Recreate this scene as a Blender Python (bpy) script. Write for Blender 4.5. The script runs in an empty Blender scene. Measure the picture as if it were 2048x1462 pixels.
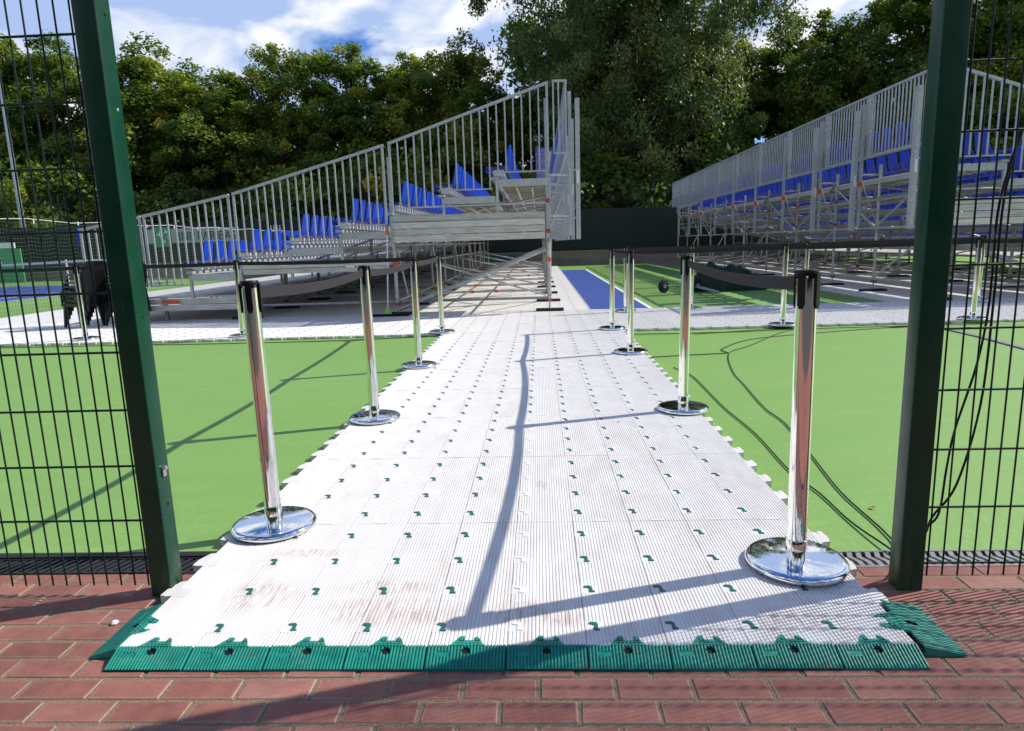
import bpy, bmesh, math, random
import numpy as np
from mathutils import Matrix, Vector

rad = math.radians
SC = bpy.context.scene
COL = SC.collection

# ------------------------------------------------------------------ camera
cam_data = bpy.data.cameras.new("camera")
cam = bpy.data.objects.new("camera", cam_data)
COL.objects.link(cam)
cam_data.sensor_fit = 'HORIZONTAL'
cam_data.sensor_width = 36.0
cam_data.lens = 36.0 * 1340.0 / 2048.0
cam_data.clip_start = 0.05
cam_data.clip_end = 2000.0
CAM_PITCH, CAM_YAW, CAM_ROLL, CAM_H = 0.1810, 0.0460, -0.0308, 1.270
cam.matrix_world = (Matrix.Translation((0, 0, CAM_H)) @ Matrix.Rotation(CAM_YAW, 4, 'Z')
                    @ Matrix.Rotation(math.pi / 2 - CAM_PITCH, 4, 'X') @ Matrix.Rotation(CAM_ROLL, 4, 'Z'))
SC.camera = cam

# ------------------------------------------------------------------ light
SUN_DIR = Vector((math.cos(rad(17.7)), math.sin(rad(17.7)), 0.0))
SUN_EL = rad(40.3)
sun_data = bpy.data.lights.new("sun", 'SUN')
sun_data.energy = 5.0
sun_data.angle = rad(0.5)
sun_data.color = (1.0, 0.94, 0.84)
sun = bpy.data.objects.new("sun", sun_data)
COL.objects.link(sun)
to_sun = Vector((SUN_DIR.x * math.cos(SUN_EL), SUN_DIR.y * math.cos(SUN_EL), math.sin(SUN_EL)))
sun.rotation_euler = to_sun.to_track_quat('Z', 'Y').to_euler()
sun.location = (20, 6, 30)

world = bpy.data.worlds.new("World")
SC.world = world
world.use_nodes = True
wn, wl = world.node_tree.nodes, world.node_tree.links
wn.clear()
w_out = wn.new('ShaderNodeOutputWorld')
w_bg = wn.new('ShaderNodeBackground')
w_bg.inputs['Strength'].default_value = 0.09
sky = wn.new('ShaderNodeTexSky')
sky.sky_type = 'NISHITA'
sky.sun_disc = False
sky.sun_elevation = SUN_EL
sky.sun_rotation = math.atan2(SUN_DIR.x, SUN_DIR.y)
sky.air_density = 1.2
sky.dust_density = 0.4
sky.ozone_density = 2.0
tc = wn.new('ShaderNodeTexCoord')
sep = wn.new('ShaderNodeSeparateXYZ')
wl.new(tc.outputs['Generated'], sep.inputs[0])


def wmath(op, a, b=None, clamp=False):
    n = wn.new('ShaderNodeMath')
    n.operation = op
    n.use_clamp = clamp
    for i, v in enumerate((a, b)):
        if v is None:
            continue
        if isinstance(v, (int, float)):
            n.inputs[i].default_value = v
        else:
            wl.new(v, n.inputs[i])
    return n.outputs[0]


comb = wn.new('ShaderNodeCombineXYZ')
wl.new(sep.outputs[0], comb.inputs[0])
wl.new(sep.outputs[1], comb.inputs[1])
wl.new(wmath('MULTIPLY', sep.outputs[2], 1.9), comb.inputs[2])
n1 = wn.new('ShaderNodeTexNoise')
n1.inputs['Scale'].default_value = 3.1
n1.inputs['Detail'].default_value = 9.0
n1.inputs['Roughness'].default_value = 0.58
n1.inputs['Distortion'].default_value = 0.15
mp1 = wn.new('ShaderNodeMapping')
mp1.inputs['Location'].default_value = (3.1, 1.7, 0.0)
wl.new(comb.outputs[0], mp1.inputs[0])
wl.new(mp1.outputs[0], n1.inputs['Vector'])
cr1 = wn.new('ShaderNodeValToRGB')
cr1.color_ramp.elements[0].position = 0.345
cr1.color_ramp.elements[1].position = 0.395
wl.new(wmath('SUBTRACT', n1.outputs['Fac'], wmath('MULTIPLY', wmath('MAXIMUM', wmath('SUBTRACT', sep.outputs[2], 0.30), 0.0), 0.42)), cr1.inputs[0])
n2 = wn.new('ShaderNodeTexNoise')
n2.inputs['Scale'].default_value = 5.2
n2.inputs['Detail'].default_value = 9.0
n2.inputs['Roughness'].default_value = 0.52
n2.inputs['Distortion'].default_value = 0.5
wl.new(comb.outputs[0], n2.inputs['Vector'])
cr2 = wn.new('ShaderNodeValToRGB')
cr2.color_ramp.elements[0].position = 0.44
cr2.color_ramp.elements[0].color = (4.4, 5.9, 9.3, 1)
cr2.color_ramp.elements[1].position = 0.55
cr2.color_ramp.elements[1].color = (10.2, 10.5, 11.0, 1)
wl.new(n2.outputs['Fac'], cr2.inputs[0])
mixw = wn.new('ShaderNodeMixRGB')
wl.new(cr1.outputs[0], mixw.inputs[0])
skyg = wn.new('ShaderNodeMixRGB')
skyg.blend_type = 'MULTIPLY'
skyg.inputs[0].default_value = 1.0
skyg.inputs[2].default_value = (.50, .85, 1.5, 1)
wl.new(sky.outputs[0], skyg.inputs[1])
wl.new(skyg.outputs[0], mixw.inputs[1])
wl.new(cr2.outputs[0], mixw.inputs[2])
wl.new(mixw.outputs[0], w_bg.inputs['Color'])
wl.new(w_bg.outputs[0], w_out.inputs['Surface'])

vs = SC.view_settings
vs.view_transform = 'Standard'
vs.look = 'None'
vs.gamma = 1.0
vs.use_curve_mapping = False
vs.exposure = 0.10
SC.render.engine = 'CYCLES'
cy = SC.cycles
cy.max_bounces = 8
cy.diffuse_bounces = 3
cy.glossy_bounces = 4
cy.transmission_bounces = 4
cy.transparent_max_bounces = 6
cy.caustics_reflective = False
cy.caustics_refractive = False
cy.sample_clamp_indirect = 6.0
cy.use_denoising = True
try:
    cy.denoiser = 'OPENIMAGEDENOISE'
    cy.denoising_input_passes = 'RGB_ALBEDO_NORMAL'
except Exception:
    pass

# ------------------------------------------------------------------ materials


class NT:
    def __init__(self, name):
        self.m = bpy.data.materials.new(name)
        self.m.use_nodes = True
        self.t = self.m.node_tree
        self.b = self.t.nodes['Principled BSDF']
        self.out = self.t.nodes['Material Output']

    def n(self, typ, **kw):
        x = self.t.nodes.new(typ)
        for k, v in kw.items():
            setattr(x, k, v)
        return x

    def link(self, a, b):
        self.t.links.new(a, b)

    def pos(self, scale=(1, 1, 1), obj=False):
        mp = self.n('ShaderNodeMapping')
        mp.inputs['Scale'].default_value = scale
        if obj:
            self.link(self.n('ShaderNodeTexCoord').outputs['Object'], mp.inputs[0])
        else:
            self.link(self.n('ShaderNodeNewGeometry').outputs['Position'], mp.inputs[0])
        return mp.outputs[0]

    def noise(self, scale, vec=None, detail=5, rough=.6):
        x = self.n('ShaderNodeTexNoise')
        x.inputs['Scale'].default_value = scale
        x.inputs['Detail'].default_value = detail
        x.inputs['Roughness'].default_value = rough
        if vec is not None:
            self.link(vec, x.inputs['Vector'])
        return x.outputs['Fac']

    def ramp(self, fac, stops):
        x = self.n('ShaderNodeValToRGB')
        e = x.color_ramp.elements
        while len(e) < len(stops):
            e.new(0.5)
        for i, (p, c) in enumerate(stops):
            e[i].position = p
            e[i].color = (c[0], c[1], c[2], 1) if not isinstance(c, (int, float)) else (c, c, c, 1)
        self.link(fac, x.inputs[0])
        return x.outputs[0]

    def mix(self, fac, a, b, mode='MIX'):
        x = self.n('ShaderNodeMixRGB', blend_type=mode)
        for i, v in ((0, fac), (1, a), (2, b)):
            if isinstance(v, (int, float)):
                x.inputs[i].default_value = v if i == 0 else (v, v, v, 1)
            elif isinstance(v, tuple):
                x.inputs[i].default_value = (v[0], v[1], v[2], 1)
            else:
                self.link(v, x.inputs[i])
        return x.outputs[0]

    def math(self, op, a, b=0.0, clamp=False):
        x = self.n('ShaderNodeMath', operation=op, use_clamp=clamp)
        for i, v in ((0, a), (1, b)):
            if isinstance(v, (int, float)):
                x.inputs[i].default_value = v
            else:
                self.link(v, x.inputs[i])
        return x.outputs[0]

    def set(self, color=None, rough=None, metal=None, spec=None):
        for key, v in (('Base Color', color), ('Roughness', rough), ('Metallic', metal), ('Specular IOR Level', spec)):
            if v is None:
                continue
            if isinstance(v, tuple):
                self.b.inputs[key].default_value = (v[0], v[1], v[2], 1)
            elif isinstance(v, (int, float)):
                self.b.inputs[key].default_value = v
            else:
                self.link(v, self.b.inputs[key])
        return self

    def bump(self, fac, strength, dist=0.01):
        x = self.n('ShaderNodeBump')
        x.inputs['Strength'].default_value = strength
        x.inputs['Distance'].default_value = dist
        self.link(fac, x.inputs['Height'])
        self.link(x.outputs[0], self.b.inputs['Normal'])
        return self

    def rnd(self):
        return self.n('ShaderNodeObjectInfo').outputs['Random']


M = {}


def mk(key, color, rough=.5, metal=0.0, var=0.0, vscale=8.0, bump=0.0, bscale=60.0, spec=.5):
    t = NT(key)
    c = color
    if var:
        nz = t.noise(vscale, t.pos())
        c = t.ramp(nz, [(.3, tuple(x * (1 - var) for x in color)), (.7, tuple(min(1, x * (1 + var)) for x in color))])
    t.set(c, rough, metal, spec)
    if bump:
        t.bump(t.noise(bscale, t.pos(), 4), bump, .004)
    M[key] = t.m
    return t


# white ribbed plastic, grubby between the ribs
t = NT('white_plastic')
st = t.noise(1.0, t.pos((85, 9, 1)), 5, .72)
pa = t.noise(1.9, t.pos(), 3, .55)
m1 = t.ramp(st, [(.55, 0.0), (.72, 1.0)])
m2 = t.ramp(pa, [(.52, 0.0), (.68, 1.0)])
geo = t.n('ShaderNodeNewGeometry')
sx = t.n('ShaderNodeSeparateXYZ')
t.link(geo.outputs['Position'], sx.inputs[0])
groove = t.ramp(t.math('SUBTRACT', 0.0355, sx.outputs[2]), [(.0018, 0.0), (.0040, 1.0)])
near = t.ramp(t.math('MULTIPLY', sx.outputs[1], .1), [(.22, 1.0), (.55, .22)])
spots = None
for cx_, cy_, rx_, ry_ in ((-.10, 2.09, .12, .10), (.05, 2.05, .13, .06), (-.62, 2.27, .22, .07), (-1.05, 2.22, .16, .16), (.78, 2.03, .14, .10), (-.98, 2.55, .18, .05), (-.55, 2.10, .3, .12), (-.02, 3.3, .05, .08)):
    dx_ = t.math('MULTIPLY', t.math('SUBTRACT', sx.outputs[0], cx_), 1 / rx_)
    dy_ = t.math('MULTIPLY', t.math('SUBTRACT', sx.outputs[1], cy_), 1 / ry_)
    dd_ = t.math('SUBTRACT', 1.0, t.math('ADD', t.math('MULTIPLY', dx_, dx_), t.math('MULTIPLY', dy_, dy_)), True)
    spots = dd_ if spots is None else t.math('MAXIMUM', spots, dd_)
dirt = t.math('MULTIPLY', m1, t.math('MAXIMUM', t.math('MULTIPLY', m2, near), t.math('MULTIPLY', spots, .35, True)))
dirt = t.math('MAXIMUM', dirt, t.math('MULTIPLY', t.ramp(st, [(.44, 0.0), (.60, 1.0)]), t.math('MULTIPLY', spots, 1.3, True)))
gd = t.math('MULTIPLY', groove, t.math('MULTIPLY', t.ramp(t.noise(3.5, t.pos((3, 1, 1)), 4), [(.35, .08), (.7, .55)]), t.math('ADD', .35, t.math('MULTIPLY', near, .65))))
mott = t.ramp(t.noise(7, t.pos(), 5), [(.3, (.74, .735, .71)), (.7, (.805, .80, .785))])
c = t.mix(t.math('MULTIPLY', dirt, .50), mott, (.33, .15, .06))
c = t.mix(gd, c, (.40, .30, .22))
t.set(c, .42, 0)
t.b.inputs['Subsurface Weight'].default_value = 0.0
M['white_plastic'] = t.m
mk('white_clip', (.78, .78, .76), .4)
t = NT('teal_plastic')
c = t.ramp(t.noise(26, t.pos(), 5), [(.3, (.006, .19, .14)), (.7, (.014, .31, .23))])
c = t.mix(t.ramp(t.noise(1, t.pos((14, 50, 20)), 6, .75), [(.52, 0.0), (.74, .42)]), c, (.26, .22, .17))
t.set(c, .46, 0, .35)
M['teal_plastic'] = t.m
mk('dark_hole', (.008, .008, .009), .9)
# galvanised steel
t = NT('galvanised')
v = t.n('ShaderNodeTexVoronoi')
v.inputs['Scale'].default_value = 45
t.link(t.pos(), v.inputs['Vector'])
sp = t.n('ShaderNodeSeparateXYZ')
t.link(v.outputs['Color'], sp.inputs[0])
spang = t.ramp(sp.outputs[0], [(0, (.40, .43, .44)), (1, (.54, .57, .58))])
blot = t.noise(3.0, t.pos(), 5)
c = t.mix(t.ramp(blot, [(.45, 0.0), (.75, .6)]), spang, (.33, .34, .34))
t.set(c, .42, .35)
M['galvanised'] = t.m
t = NT('scaffold_tube')
c = t.ramp(t.noise(5, t.pos(), 6), [(.3, (.27, .27, .26)), (.55, (.44, .45, .44)), (.75, (.36, .30, .25))])
c = t.mix(1.0, c, t.ramp(t.rnd(), [(0, (.72, .72, .71)), (.6, (1.05, 1.05, 1.05)), (1, (1.3, 1.3, 1.3))]), 'MULTIPLY')
t.set(c, .48, .35)
M['scaffold_tube'] = t.m
t = NT('weathered_board')
c = t.ramp(t.noise(1, t.pos((3, 3, 40)), 7, .7), [(.3, (.25, .24, .215)), (.5, (.50, .49, .455)), (.72, (.64, .63, .60))])
c = t.mix(1.0, c, t.ramp(t.rnd(), [(0, (.86, .85, .82)), (1, (1.25, 1.24, 1.2))]), 'MULTIPLY')
t.set(c, .75)
M['weathered_board'] = t.m
t = NT('deck_metal')
wv = t.n('ShaderNodeTexWave')
wv.inputs['Scale'].default_value = 6.0
wv.bands_direction = 'X'
t.link(t.pos(), wv.inputs['Vector'])
c = t.ramp(t.noise(6, t.pos(), 5), [(.3, (.52, .50, .46)), (.7, (.70, .68, .64))])
t.set(c, .5, .2)
t.bump(wv.outputs['Fac'], .5, .02)
M['deck_metal'] = t.m
mk('blue_seat', (.009, .060, .54), .32, 0, .14, 20)
mk('orange_mark', (.75, .09, .02), .5)
mk('black_board', (.018, .015, .013), .8, 0, .4, 10)
mk('rust_cap', (.30, .10, .05), .7, .2, .4, 20)
mk('white_label', (.75, .75, .74), .6)
# green powder coat
t = NT('post_green')
c = t.ramp(t.noise(6, t.pos(), 5), [(.3, (.0012, .036, .017)), (.7, (.0020, .052, .025))])
sp_ = t.n('ShaderNodeSeparateXYZ')
t.link(t.n('ShaderNodeNewGeometry').outputs['Position'], sp_.inputs[0])
low = t.math('MULTIPLY', t.ramp(sp_.outputs[2], [(.02, 1.0), (.30, 0.0)]), t.ramp(t.noise(1, t.pos((30, 30, 9)), 5, .7), [(.45, 0.0), (.70, .35)]))
c = t.mix(low, c, (.20, .15, .11))
scr_ = t.ramp(t.noise(1, t.pos((70, 70, 6)), 4, .7), [(.66, 0.0), (.72, .30)])
c = t.mix(scr_, c, (.10, .16, .13))
t.set(c, t.ramp(t.noise(9, t.pos(), 4), [(.3, .26), (.7, .42)]), 0, .35)
t.bump(t.noise(40, t.pos(), 4), .05, .004)
M['post_green'] = t.m
mk('wire_green', (.003, .022, .014), .45, spec=.3)
mk('latch_steel', (.6, .6, .58), .3, 1)
t = NT('chrome')
sc_ = t.noise(1, t.pos((40, 40, 5)), 6, .7)
t.set(t.ramp(sc_, [(.5, (.86, .85, .83)), (.8, (.68, .66, .63))]), t.ramp(sc_, [(.4, .03), (.75, .17)]), 1.0)
M['chrome'] = t.m
t = NT('chrome_base')
sc_ = t.noise(22, t.pos(), 6, .7)
t.set(t.mix(t.ramp(sc_, [(.55, 0.0), (.66, .8)]), (.86, .87, .88), (.55, .54, .52)), t.ramp(sc_, [(.5, .03), (.72, .35)]), 1.0)
M['chrome_base'] = t.m
mk('black_plastic', (.004, .004, .0045), .4, spec=.25)
mk('chair_black', (.006, .006, .007), .3, spec=.35)
mk('cable_black', (.004, .004, .005), .5, spec=.3)
t = NT('belt_fabric')
t.set((.034, .031, .036), .8, 0, .2)
M['belt_fabric'] = t.m
# ground
t = NT('brick_red')
r = t.rnd()
base = t.ramp(r, [(0, (.220, .082, .062)), (.3, (.285, .108, .082)), (.55, (.330, .135, .103)), (.8, (.262, .094, .072)), (1, (.345, .158, .128))])
blot = t.ramp(t.noise(16, t.pos(), 6, .7), [(.35, (.78, .78, .78)), (.65, (1.1, 1.08, 1.06))])
c = t.mix(1.0, base, blot, 'MULTIPLY')
speck = t.ramp(t.noise(170, t.pos(), 3, .6), [(.62, 0.0), (.74, .45)])
c = t.mix(speck, c, (.50, .36, .30))
dust = t.ramp(t.noise(5, t.pos(), 4), [(.55, 0.0), (.8, .30)])
c = t.mix(dust, c, (.46, .30, .24))
tco = t.n('ShaderNodeTexCoord')
so = t.n('ShaderNodeSeparateXYZ')
t.link(tco.outputs['Object'], so.inputs[0])
ex = t.math('SUBTRACT', .1103 - .00625, t.math('ABSOLUTE', so.outputs[0]))
ey = t.math('SUBTRACT', .04925 - .00625, t.math('ABSOLUTE', so.outputs[1]))
rim = t.ramp(t.math('ADD', t.math('MINIMUM', ex, ey), t.math('MULTIPLY', t.math('SUBTRACT', t.noise(70, t.pos(), 4, .7), .5), .016)), [(.0005, .75), (.006, 0.0)])
plain = c
c = t.mix(rim, c, (.40, .28, .20))
grime = t.ramp(t.noise(2.2, t.pos(), 5, .65), [(.35, (.74, .72, .72)), (.6, (1.05, 1.05, 1.05))])
c = t.mix(.8, c, grime, 'MULTIPLY')
t.set(c, .8)
t.bump(t.noise(220, t.pos(), 4), .45, .0025)
M['brick_red'] = t.m
mk('brick_plain', (.31, .115, .088), .8, 0, .25, 5)
t = NT('joint_sand')
c = t.ramp(t.noise(260, t.pos(), 4, .8), [(.38, (.045, .032, .02)), (.52, (.27, .19, .125)), (.72, (.56, .44, .32))])
t.set(c, .95)
t.bump(t.noise(300, t.pos(), 3), 1.0, .004)
M['joint_sand'] = t.m


def court(key, col, col2):
    t = NT(key)
    a = t.noise(.55, t.pos((1, 1.6, 1)), 6, .6)
    c = t.ramp(a, [(.3, col), (.7, col2)])
    b = t.noise(26, t.pos((1, .35, 1)), 5, .75)
    c = t.mix(t.ramp(b, [(.56, 0.0), (.76, .42)]), c, tuple(min(1, x * 1.35 + .03) for x in col2))
    sw = t.noise(1, t.pos((.7, 7, 1)), 6, .65)
    c = t.mix(.8, c, t.ramp(sw, [(.3, (.93, .94, .93)), (.7, (1.06, 1.05, 1.06))]), 'MULTIPLY')
    sc2 = t.noise(1, t.pos((5, 38, 1)), 4, .7)
    c = t.mix(t.ramp(sc2, [(.66, 0.0), (.76, .14)]), c, tuple(min(1, x * 1.3 + .04) for x in col2))
    gy_ = t.n('ShaderNodeSeparateXYZ')
    t.link(t.n('ShaderNodeNewGeometry').outputs['Position'], gy_.inputs[0])
    edge = t.math('MULTIPLY', t.ramp(t.math('MULTIPLY', gy_.outputs[1], .1), [(.27, 1.0), (.36, 0.0)]), t.ramp(t.noise(34, t.pos((1, .6, 1)), 5, .7), [(.48, 0.0), (.70, .34)]))
    c = t.mix(edge, c, tuple(min(1, x * 1.2 + .10) for x in col2))
    f = t.noise(420, t.pos(), 2)
    c = t.mix(.5, c, t.ramp(f, [(.3, (.82, .82, .82)), (.7, (1.12, 1.12, 1.12))]), 'MULTIPLY')
    t.set(c, .62)
    t.bump(f, .12, .002)
    M[key] = t.m


court('court_green', (.174, .344, .066), (.200, .366, .084))
court('court_blue', (.030, .072, .300), (.036, .082, .325))
mk('line_white', (.72, .73, .74), .7, 0, .08, 14)
mk('outer_ground', (.10, .12, .06), .9, 0, .5, .6)
mk('dark_ground', (.06, .058, .055), .9, 0, .3, 3)
mk('rubber_black', (.010, .010, .010), .7)
mk('grate_black', (.016, .016, .017), .45)
mk('grate_grey', (.24, .24, .235), .6, .3, .35, 50)
mk('gutter_silt', (.16, .12, .085), .95, 0, .6, 60)
t = NT('concrete')
c = t.ramp(t.noise(1, t.pos((.8, 1, 2.2)), 7, .7), [(.3, (.17, .135, .11)), (.5, (.29, .24, .205)), (.72, (.22, .155, .125))])
t.set(c, .9)
t.bump(t.noise(30, t.pos(), 5), .3, .02)
M['concrete'] = t.m
t = NT('windscreen')
c = t.ramp(t.noise(.8, t.pos((1, 1, .3)), 4), [(.3, (.003, .012, .009)), (.7, (.006, .020, .015))])
t.set(c, .75)
M['windscreen'] = t.m
mk('teal_paint', (.06, .16, .16), .7, 0, .2, 4)
mk('net_green', (.006, .032, .018), .7)
mk('net_fine', (.10, .14, .09), .8)
mk('rope_white', (.6, .6, .58), .7)
mk('banner_pale', (.36, .40, .38), .8)
mk('banner_green', (.05, .30, .13), .7)
mk('banner_white', (.75, .76, .76), .7)
mk('letter_dark', (.012, .045, .04), .7)
mk('pole_grey', (.42, .46, .50), .45, .2)
mk('leaf_dry', (.34, .20, .07), .8, 0, .4, 60)
mk('trunk_bark', (.045, .034, .024), .9, 0, .4, 6)
mk('building_brick', (.30, .16, .11), .9, 0, .2, 2)
mk('squeegee_pole', (.62, .68, .75), .4)
mk('squeegee_green', (.25, .55, .10), .5)


def leafmat(key, a, b, d, e, tr):
    t = NT(key)
    r = t.n('ShaderNodeAttribute')
    r.attribute_name = 'tint'
    rr = t.math('ADD', r.outputs['Fac'], t.math('MULTIPLY', t.math('SUBTRACT', t.rnd(), .5), .35), True)
    c = t.ramp(rr, [(0, a), (.45, b), (.8, d), (1, e)])
    t.set(c, .46, 0, .35)
    tl = t.n('ShaderNodeBsdfTranslucent')
    t.link(t.mix(1.0, c, (1.25, 1.35, .55), 'MULTIPLY'), tl.inputs[0])
    mx = t.n('ShaderNodeMixShader')
    mx.inputs[0].default_value = tr
    t.link(t.b.outputs[0], mx.inputs[1])
    t.link(tl.outputs[0], mx.inputs[2])
    t.link(mx.outputs[0], t.out.inputs[0])
    M[key] = t.m


leafmat('leaf_maple', (.070, .125, .022), (.145, .210, .032), (.300, .330, .050), (.44, .37, .058), .48)
leafmat('leaf_willow', (.050, .090, .028), (.085, .135, .042), (.135, .185, .062), (.20, .23, .08), .40)

# ------------------------------------------------------------------ helpers
WM = {}
rng = random.Random(7)


def put(o, mat, parent=None):
    COL.objects.link(o)
    WM[o.name] = mat.copy()
    if parent is not None:
        o.parent = parent
        o.matrix_parent_inverse = WM[parent.name].inverted()
    o.matrix_basis = mat
    return o


def tag(o, label, cat, group=None, kind=None):
    o['label'] = label
    o['category'] = cat
    if group:
        o['group'] = group
    if kind:
        o['kind'] = kind
    return o


def empty(name, loc, label=None, cat=None, group=None, rz=0.0):
    o = bpy.data.objects.new(name, None)
    o.empty_display_size = .2
    put(o, Matrix.Translation(loc) @ Matrix.Rotation(rz, 4, 'Z'))
    if label:
        tag(o, label, cat, group)
    return o


class MB:
    def __init__(self):
        self.v, self.f, self.mi = [], [], []

    def add(self, verts, faces, mi=0):
        b = len(self.v)
        self.v += [tuple(p) for p in verts]
        self.f += [tuple(i + b for i in q) for q in faces]
        self.mi += [mi] * len(faces)

    def box(self, lo, hi, mi=0, mtx=None):
        x0, y0, z0 = lo
        x1, y1, z1 = hi
        vs_ = [(x0, y0, z0), (x1, y0, z0), (x1, y1, z0), (x0, y1, z0), (x0, y0, z1), (x1, y0, z1), (x1, y1, z1), (x0, y1, z1)]
        if mtx is not None:
            vs_ = [mtx @ Vector(p) for p in vs_]
        self.add(vs_, [(0, 3, 2, 1), (4, 5, 6, 7), (0, 1, 5, 4), (1, 2, 6, 5), (2, 3, 7, 6), (3, 0, 4, 7)], mi)

    def bevbox(self, lo, hi, b, mi=0):
        x0, y0, z0 = lo
        x1, y1, z1 = hi
        vs_ = [(x0, y0, z0), (x1, y0, z0), (x1, y1, z0), (x0, y1, z0),
               (x0, y0, z1 - b), (x1, y0, z1 - b), (x1, y1, z1 - b), (x0, y1, z1 - b),
               (x0 + b, y0 + b, z1), (x1 - b, y0 + b, z1), (x1 - b, y1 - b, z1), (x0 + b, y1 - b, z1)]
        self.add(vs_, [(0, 1, 5, 4), (1, 2, 6, 5), (2, 3, 7, 6), (3, 0, 4, 7),
                       (4, 5, 9, 8), (5, 6, 10, 9), (6, 7, 11, 10), (7, 4, 8, 11), (8, 9, 10, 11)], mi)

    def prism(self, poly, z0, z1, mi=0):
        n = len(poly)
        self.add([(x, y, z0) for x, y in poly] + [(x, y, z1) for x, y in poly],
                 [tuple(range(n, 2 * n)), tuple(reversed(range(n)))] +
                 [(i, (i + 1) % n, n + (i + 1) % n, n + i) for i in range(n)], mi)

    def lathe(self, prof, n=32, mi=0, c=(0, 0), mtx=None):
        vs_ = []
        for r, z in prof:
            for k in range(n):
                a = 2 * math.pi * k / n
                p = Vector((c[0] + r * math.cos(a), c[1] + r * math.sin(a), z))
                vs_.append(mtx @ p if mtx is not None else p)
        fs = []
        for i in range(len(prof) - 1):
            for k in range(n):
                fs.append((i * n + k, i * n + (k + 1) % n, (i + 1) * n + (k + 1) % n, (i + 1) * n + k))
        if prof[0][0] > 1e-6:
            fs.append(tuple(reversed(range(n))))
        if prof[-1][0] > 1e-6:
            fs.append(tuple(range((len(prof) - 1) * n, len(prof) * n)))
        self.add(vs_, fs, mi)

    def path(self, pts, r, n=6, mi=0):
        pts = [Vector(p) for p in pts]
        vs_ = []
        for i, p in enumerate(pts):
            d = (pts[min(i + 1, len(pts) - 1)] - pts[max(i - 1, 0)]).normalized()
            u = d.cross(Vector((0, 0, 1)))
            if u.length < .01:
                u = Vector((1, 0, 0))
            u.normalize()
            w_ = d.cross(u)
            for k in range(n):
                a = 2 * math.pi * k / n
                vs_.append(p + (u * math.cos(a) + w_ * math.sin(a)) * r)
        fs = []
        for i in range(len(pts) - 1):
            for k in range(n):
                fs.append((i * n + k, i * n + (k + 1) % n, (i + 1) * n + (k + 1) % n, (i + 1) * n + k))
        fs.append(tuple(range(n)))
        fs.append(tuple(range((len(pts) - 1) * n, len(pts) * n)))
        self.add(vs_, fs, mi)

    def mesh(self, name, mats, smooth=False, angle=None):
        me = bpy.data.meshes.new(name)
        me.from_pydata(self.v, [], self.f)
        for m in (mats if isinstance(mats, (list, tuple)) else [mats]):
            me.materials.append(M[m])
        if any(self.mi):
            me.polygons.foreach_set('material_index', self.mi)
        bm = bmesh.new()
        bm.from_mesh(me)
        bmesh.ops.recalc_face_normals(bm, faces=bm.faces)
        if smooth:
            ang = rad(angle or 40)
            for f in bm.faces:
                f.smooth = True
            for e in bm.edges:
                if len(e.link_faces) == 2 and e.calc_face_angle(0) > ang:
                    e.smooth = False
        bm.to_mesh(me)
        bm.free()
        me.update()
        return me

    def build(self, name, mats, parent=None, mtx=None, smooth=False, angle=None):
        me = self.mesh(name, mats, smooth, angle)
        return put(bpy.data.objects.new(name, me), mtx or Matrix.Identity(4), parent)


_cache = {}


def shape(kind, mat):
    k = (kind, mat)
    if k not in _cache:
        b = MB()
        if kind == 'box':
            b.box((-.5, -.5, -.5), (.5, .5, .5))
            _cache[k] = b.mesh('box_' + mat, mat)
        elif kind == 'tube':
            b.lathe([(1, 0), (1, 1)], 10)
            _cache[k] = b.mesh('tube_' + mat, mat, True, 50)
    return _cache[k]


def box(name, parent, lo, hi, mat):
    lo, hi = Vector(lo), Vector(hi)
    c, s = (lo + hi) / 2, hi - lo
    m = Matrix.Translation(c) @ Matrix.Diagonal((abs(s.x), abs(s.y), abs(s.z), 1))
    return put(bpy.data.objects.new(name, shape('box', mat)), m, parent)


def tube(name, parent, p, q, r, mat):
    p, q = Vector(p), Vector(q)
    d = q - p
    m = Matrix.Translation(p) @ d.to_track_quat('Z', 'Y').to_matrix().to_4x4() @ Matrix.Diagonal((r, r, d.length, 1))
    return put(bpy.data.objects.new(name, shape('tube', mat)), m, parent)


def bar(name, parent, p, q, w, h, mat, up=Vector((0, 0, 1))):
    p, q = Vector(p), Vector(q)
    d = (q - p)
    zx = d.normalized()
    xx = up.cross(zx)
    if xx.length < .01:
        xx = Vector((1, 0, 0))
    xx.normalize()
    yy = zx.cross(xx)
    R = Matrix((xx, yy, zx)).transposed().to_4x4()
    m = Matrix.Translation((p + q) / 2) @ R @ Matrix.Diagonal((w, h, d.length, 1))
    return put(bpy.data.objects.new(name, shape('box', mat)), m, parent)


def inst(name, me, mtx, parent=None):
    return put(bpy.data.objects.new(name, me), mtx, parent)


def sheet(name, x0, y0, x1, y1, z, mat, parent=None):
    b = MB()
    b.add([(x0, y0, z), (x1, y0, z), (x1, y1, z), (x0, y1, z)], [(0, 1, 2, 3)])
    return b.build(name, mat, parent)


T = Matrix.Translation

# ------------------------------------------------------------------ ground
o = sheet('ground', -400, -400, 400, 600, -.030, 'outer_ground')
o['kind'] = 'structure'
o = sheet('court_surface', -45, 2.585, 45, 36.0, -.002, 'court_green')
o['kind'] = 'structure'
for nm, x0, x1, y0, y1 in (('court_playing_area', .87, 1.99, 11.9, 30.2), ('side_court_playing_area', -32.0, -15.9, 8.0, 29.6)):
    o = sheet(nm, x0, y0, x1, y1, .002, 'court_blue')
    o['kind'] = 'structure'
b = MB()


def line(x0, y0, x1, y1):
    b.add([(x0, y0, .006), (x1, y0, .006), (x1, y1, .006), (x0, y1, .006)], [(0, 1, 2, 3)])


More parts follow.
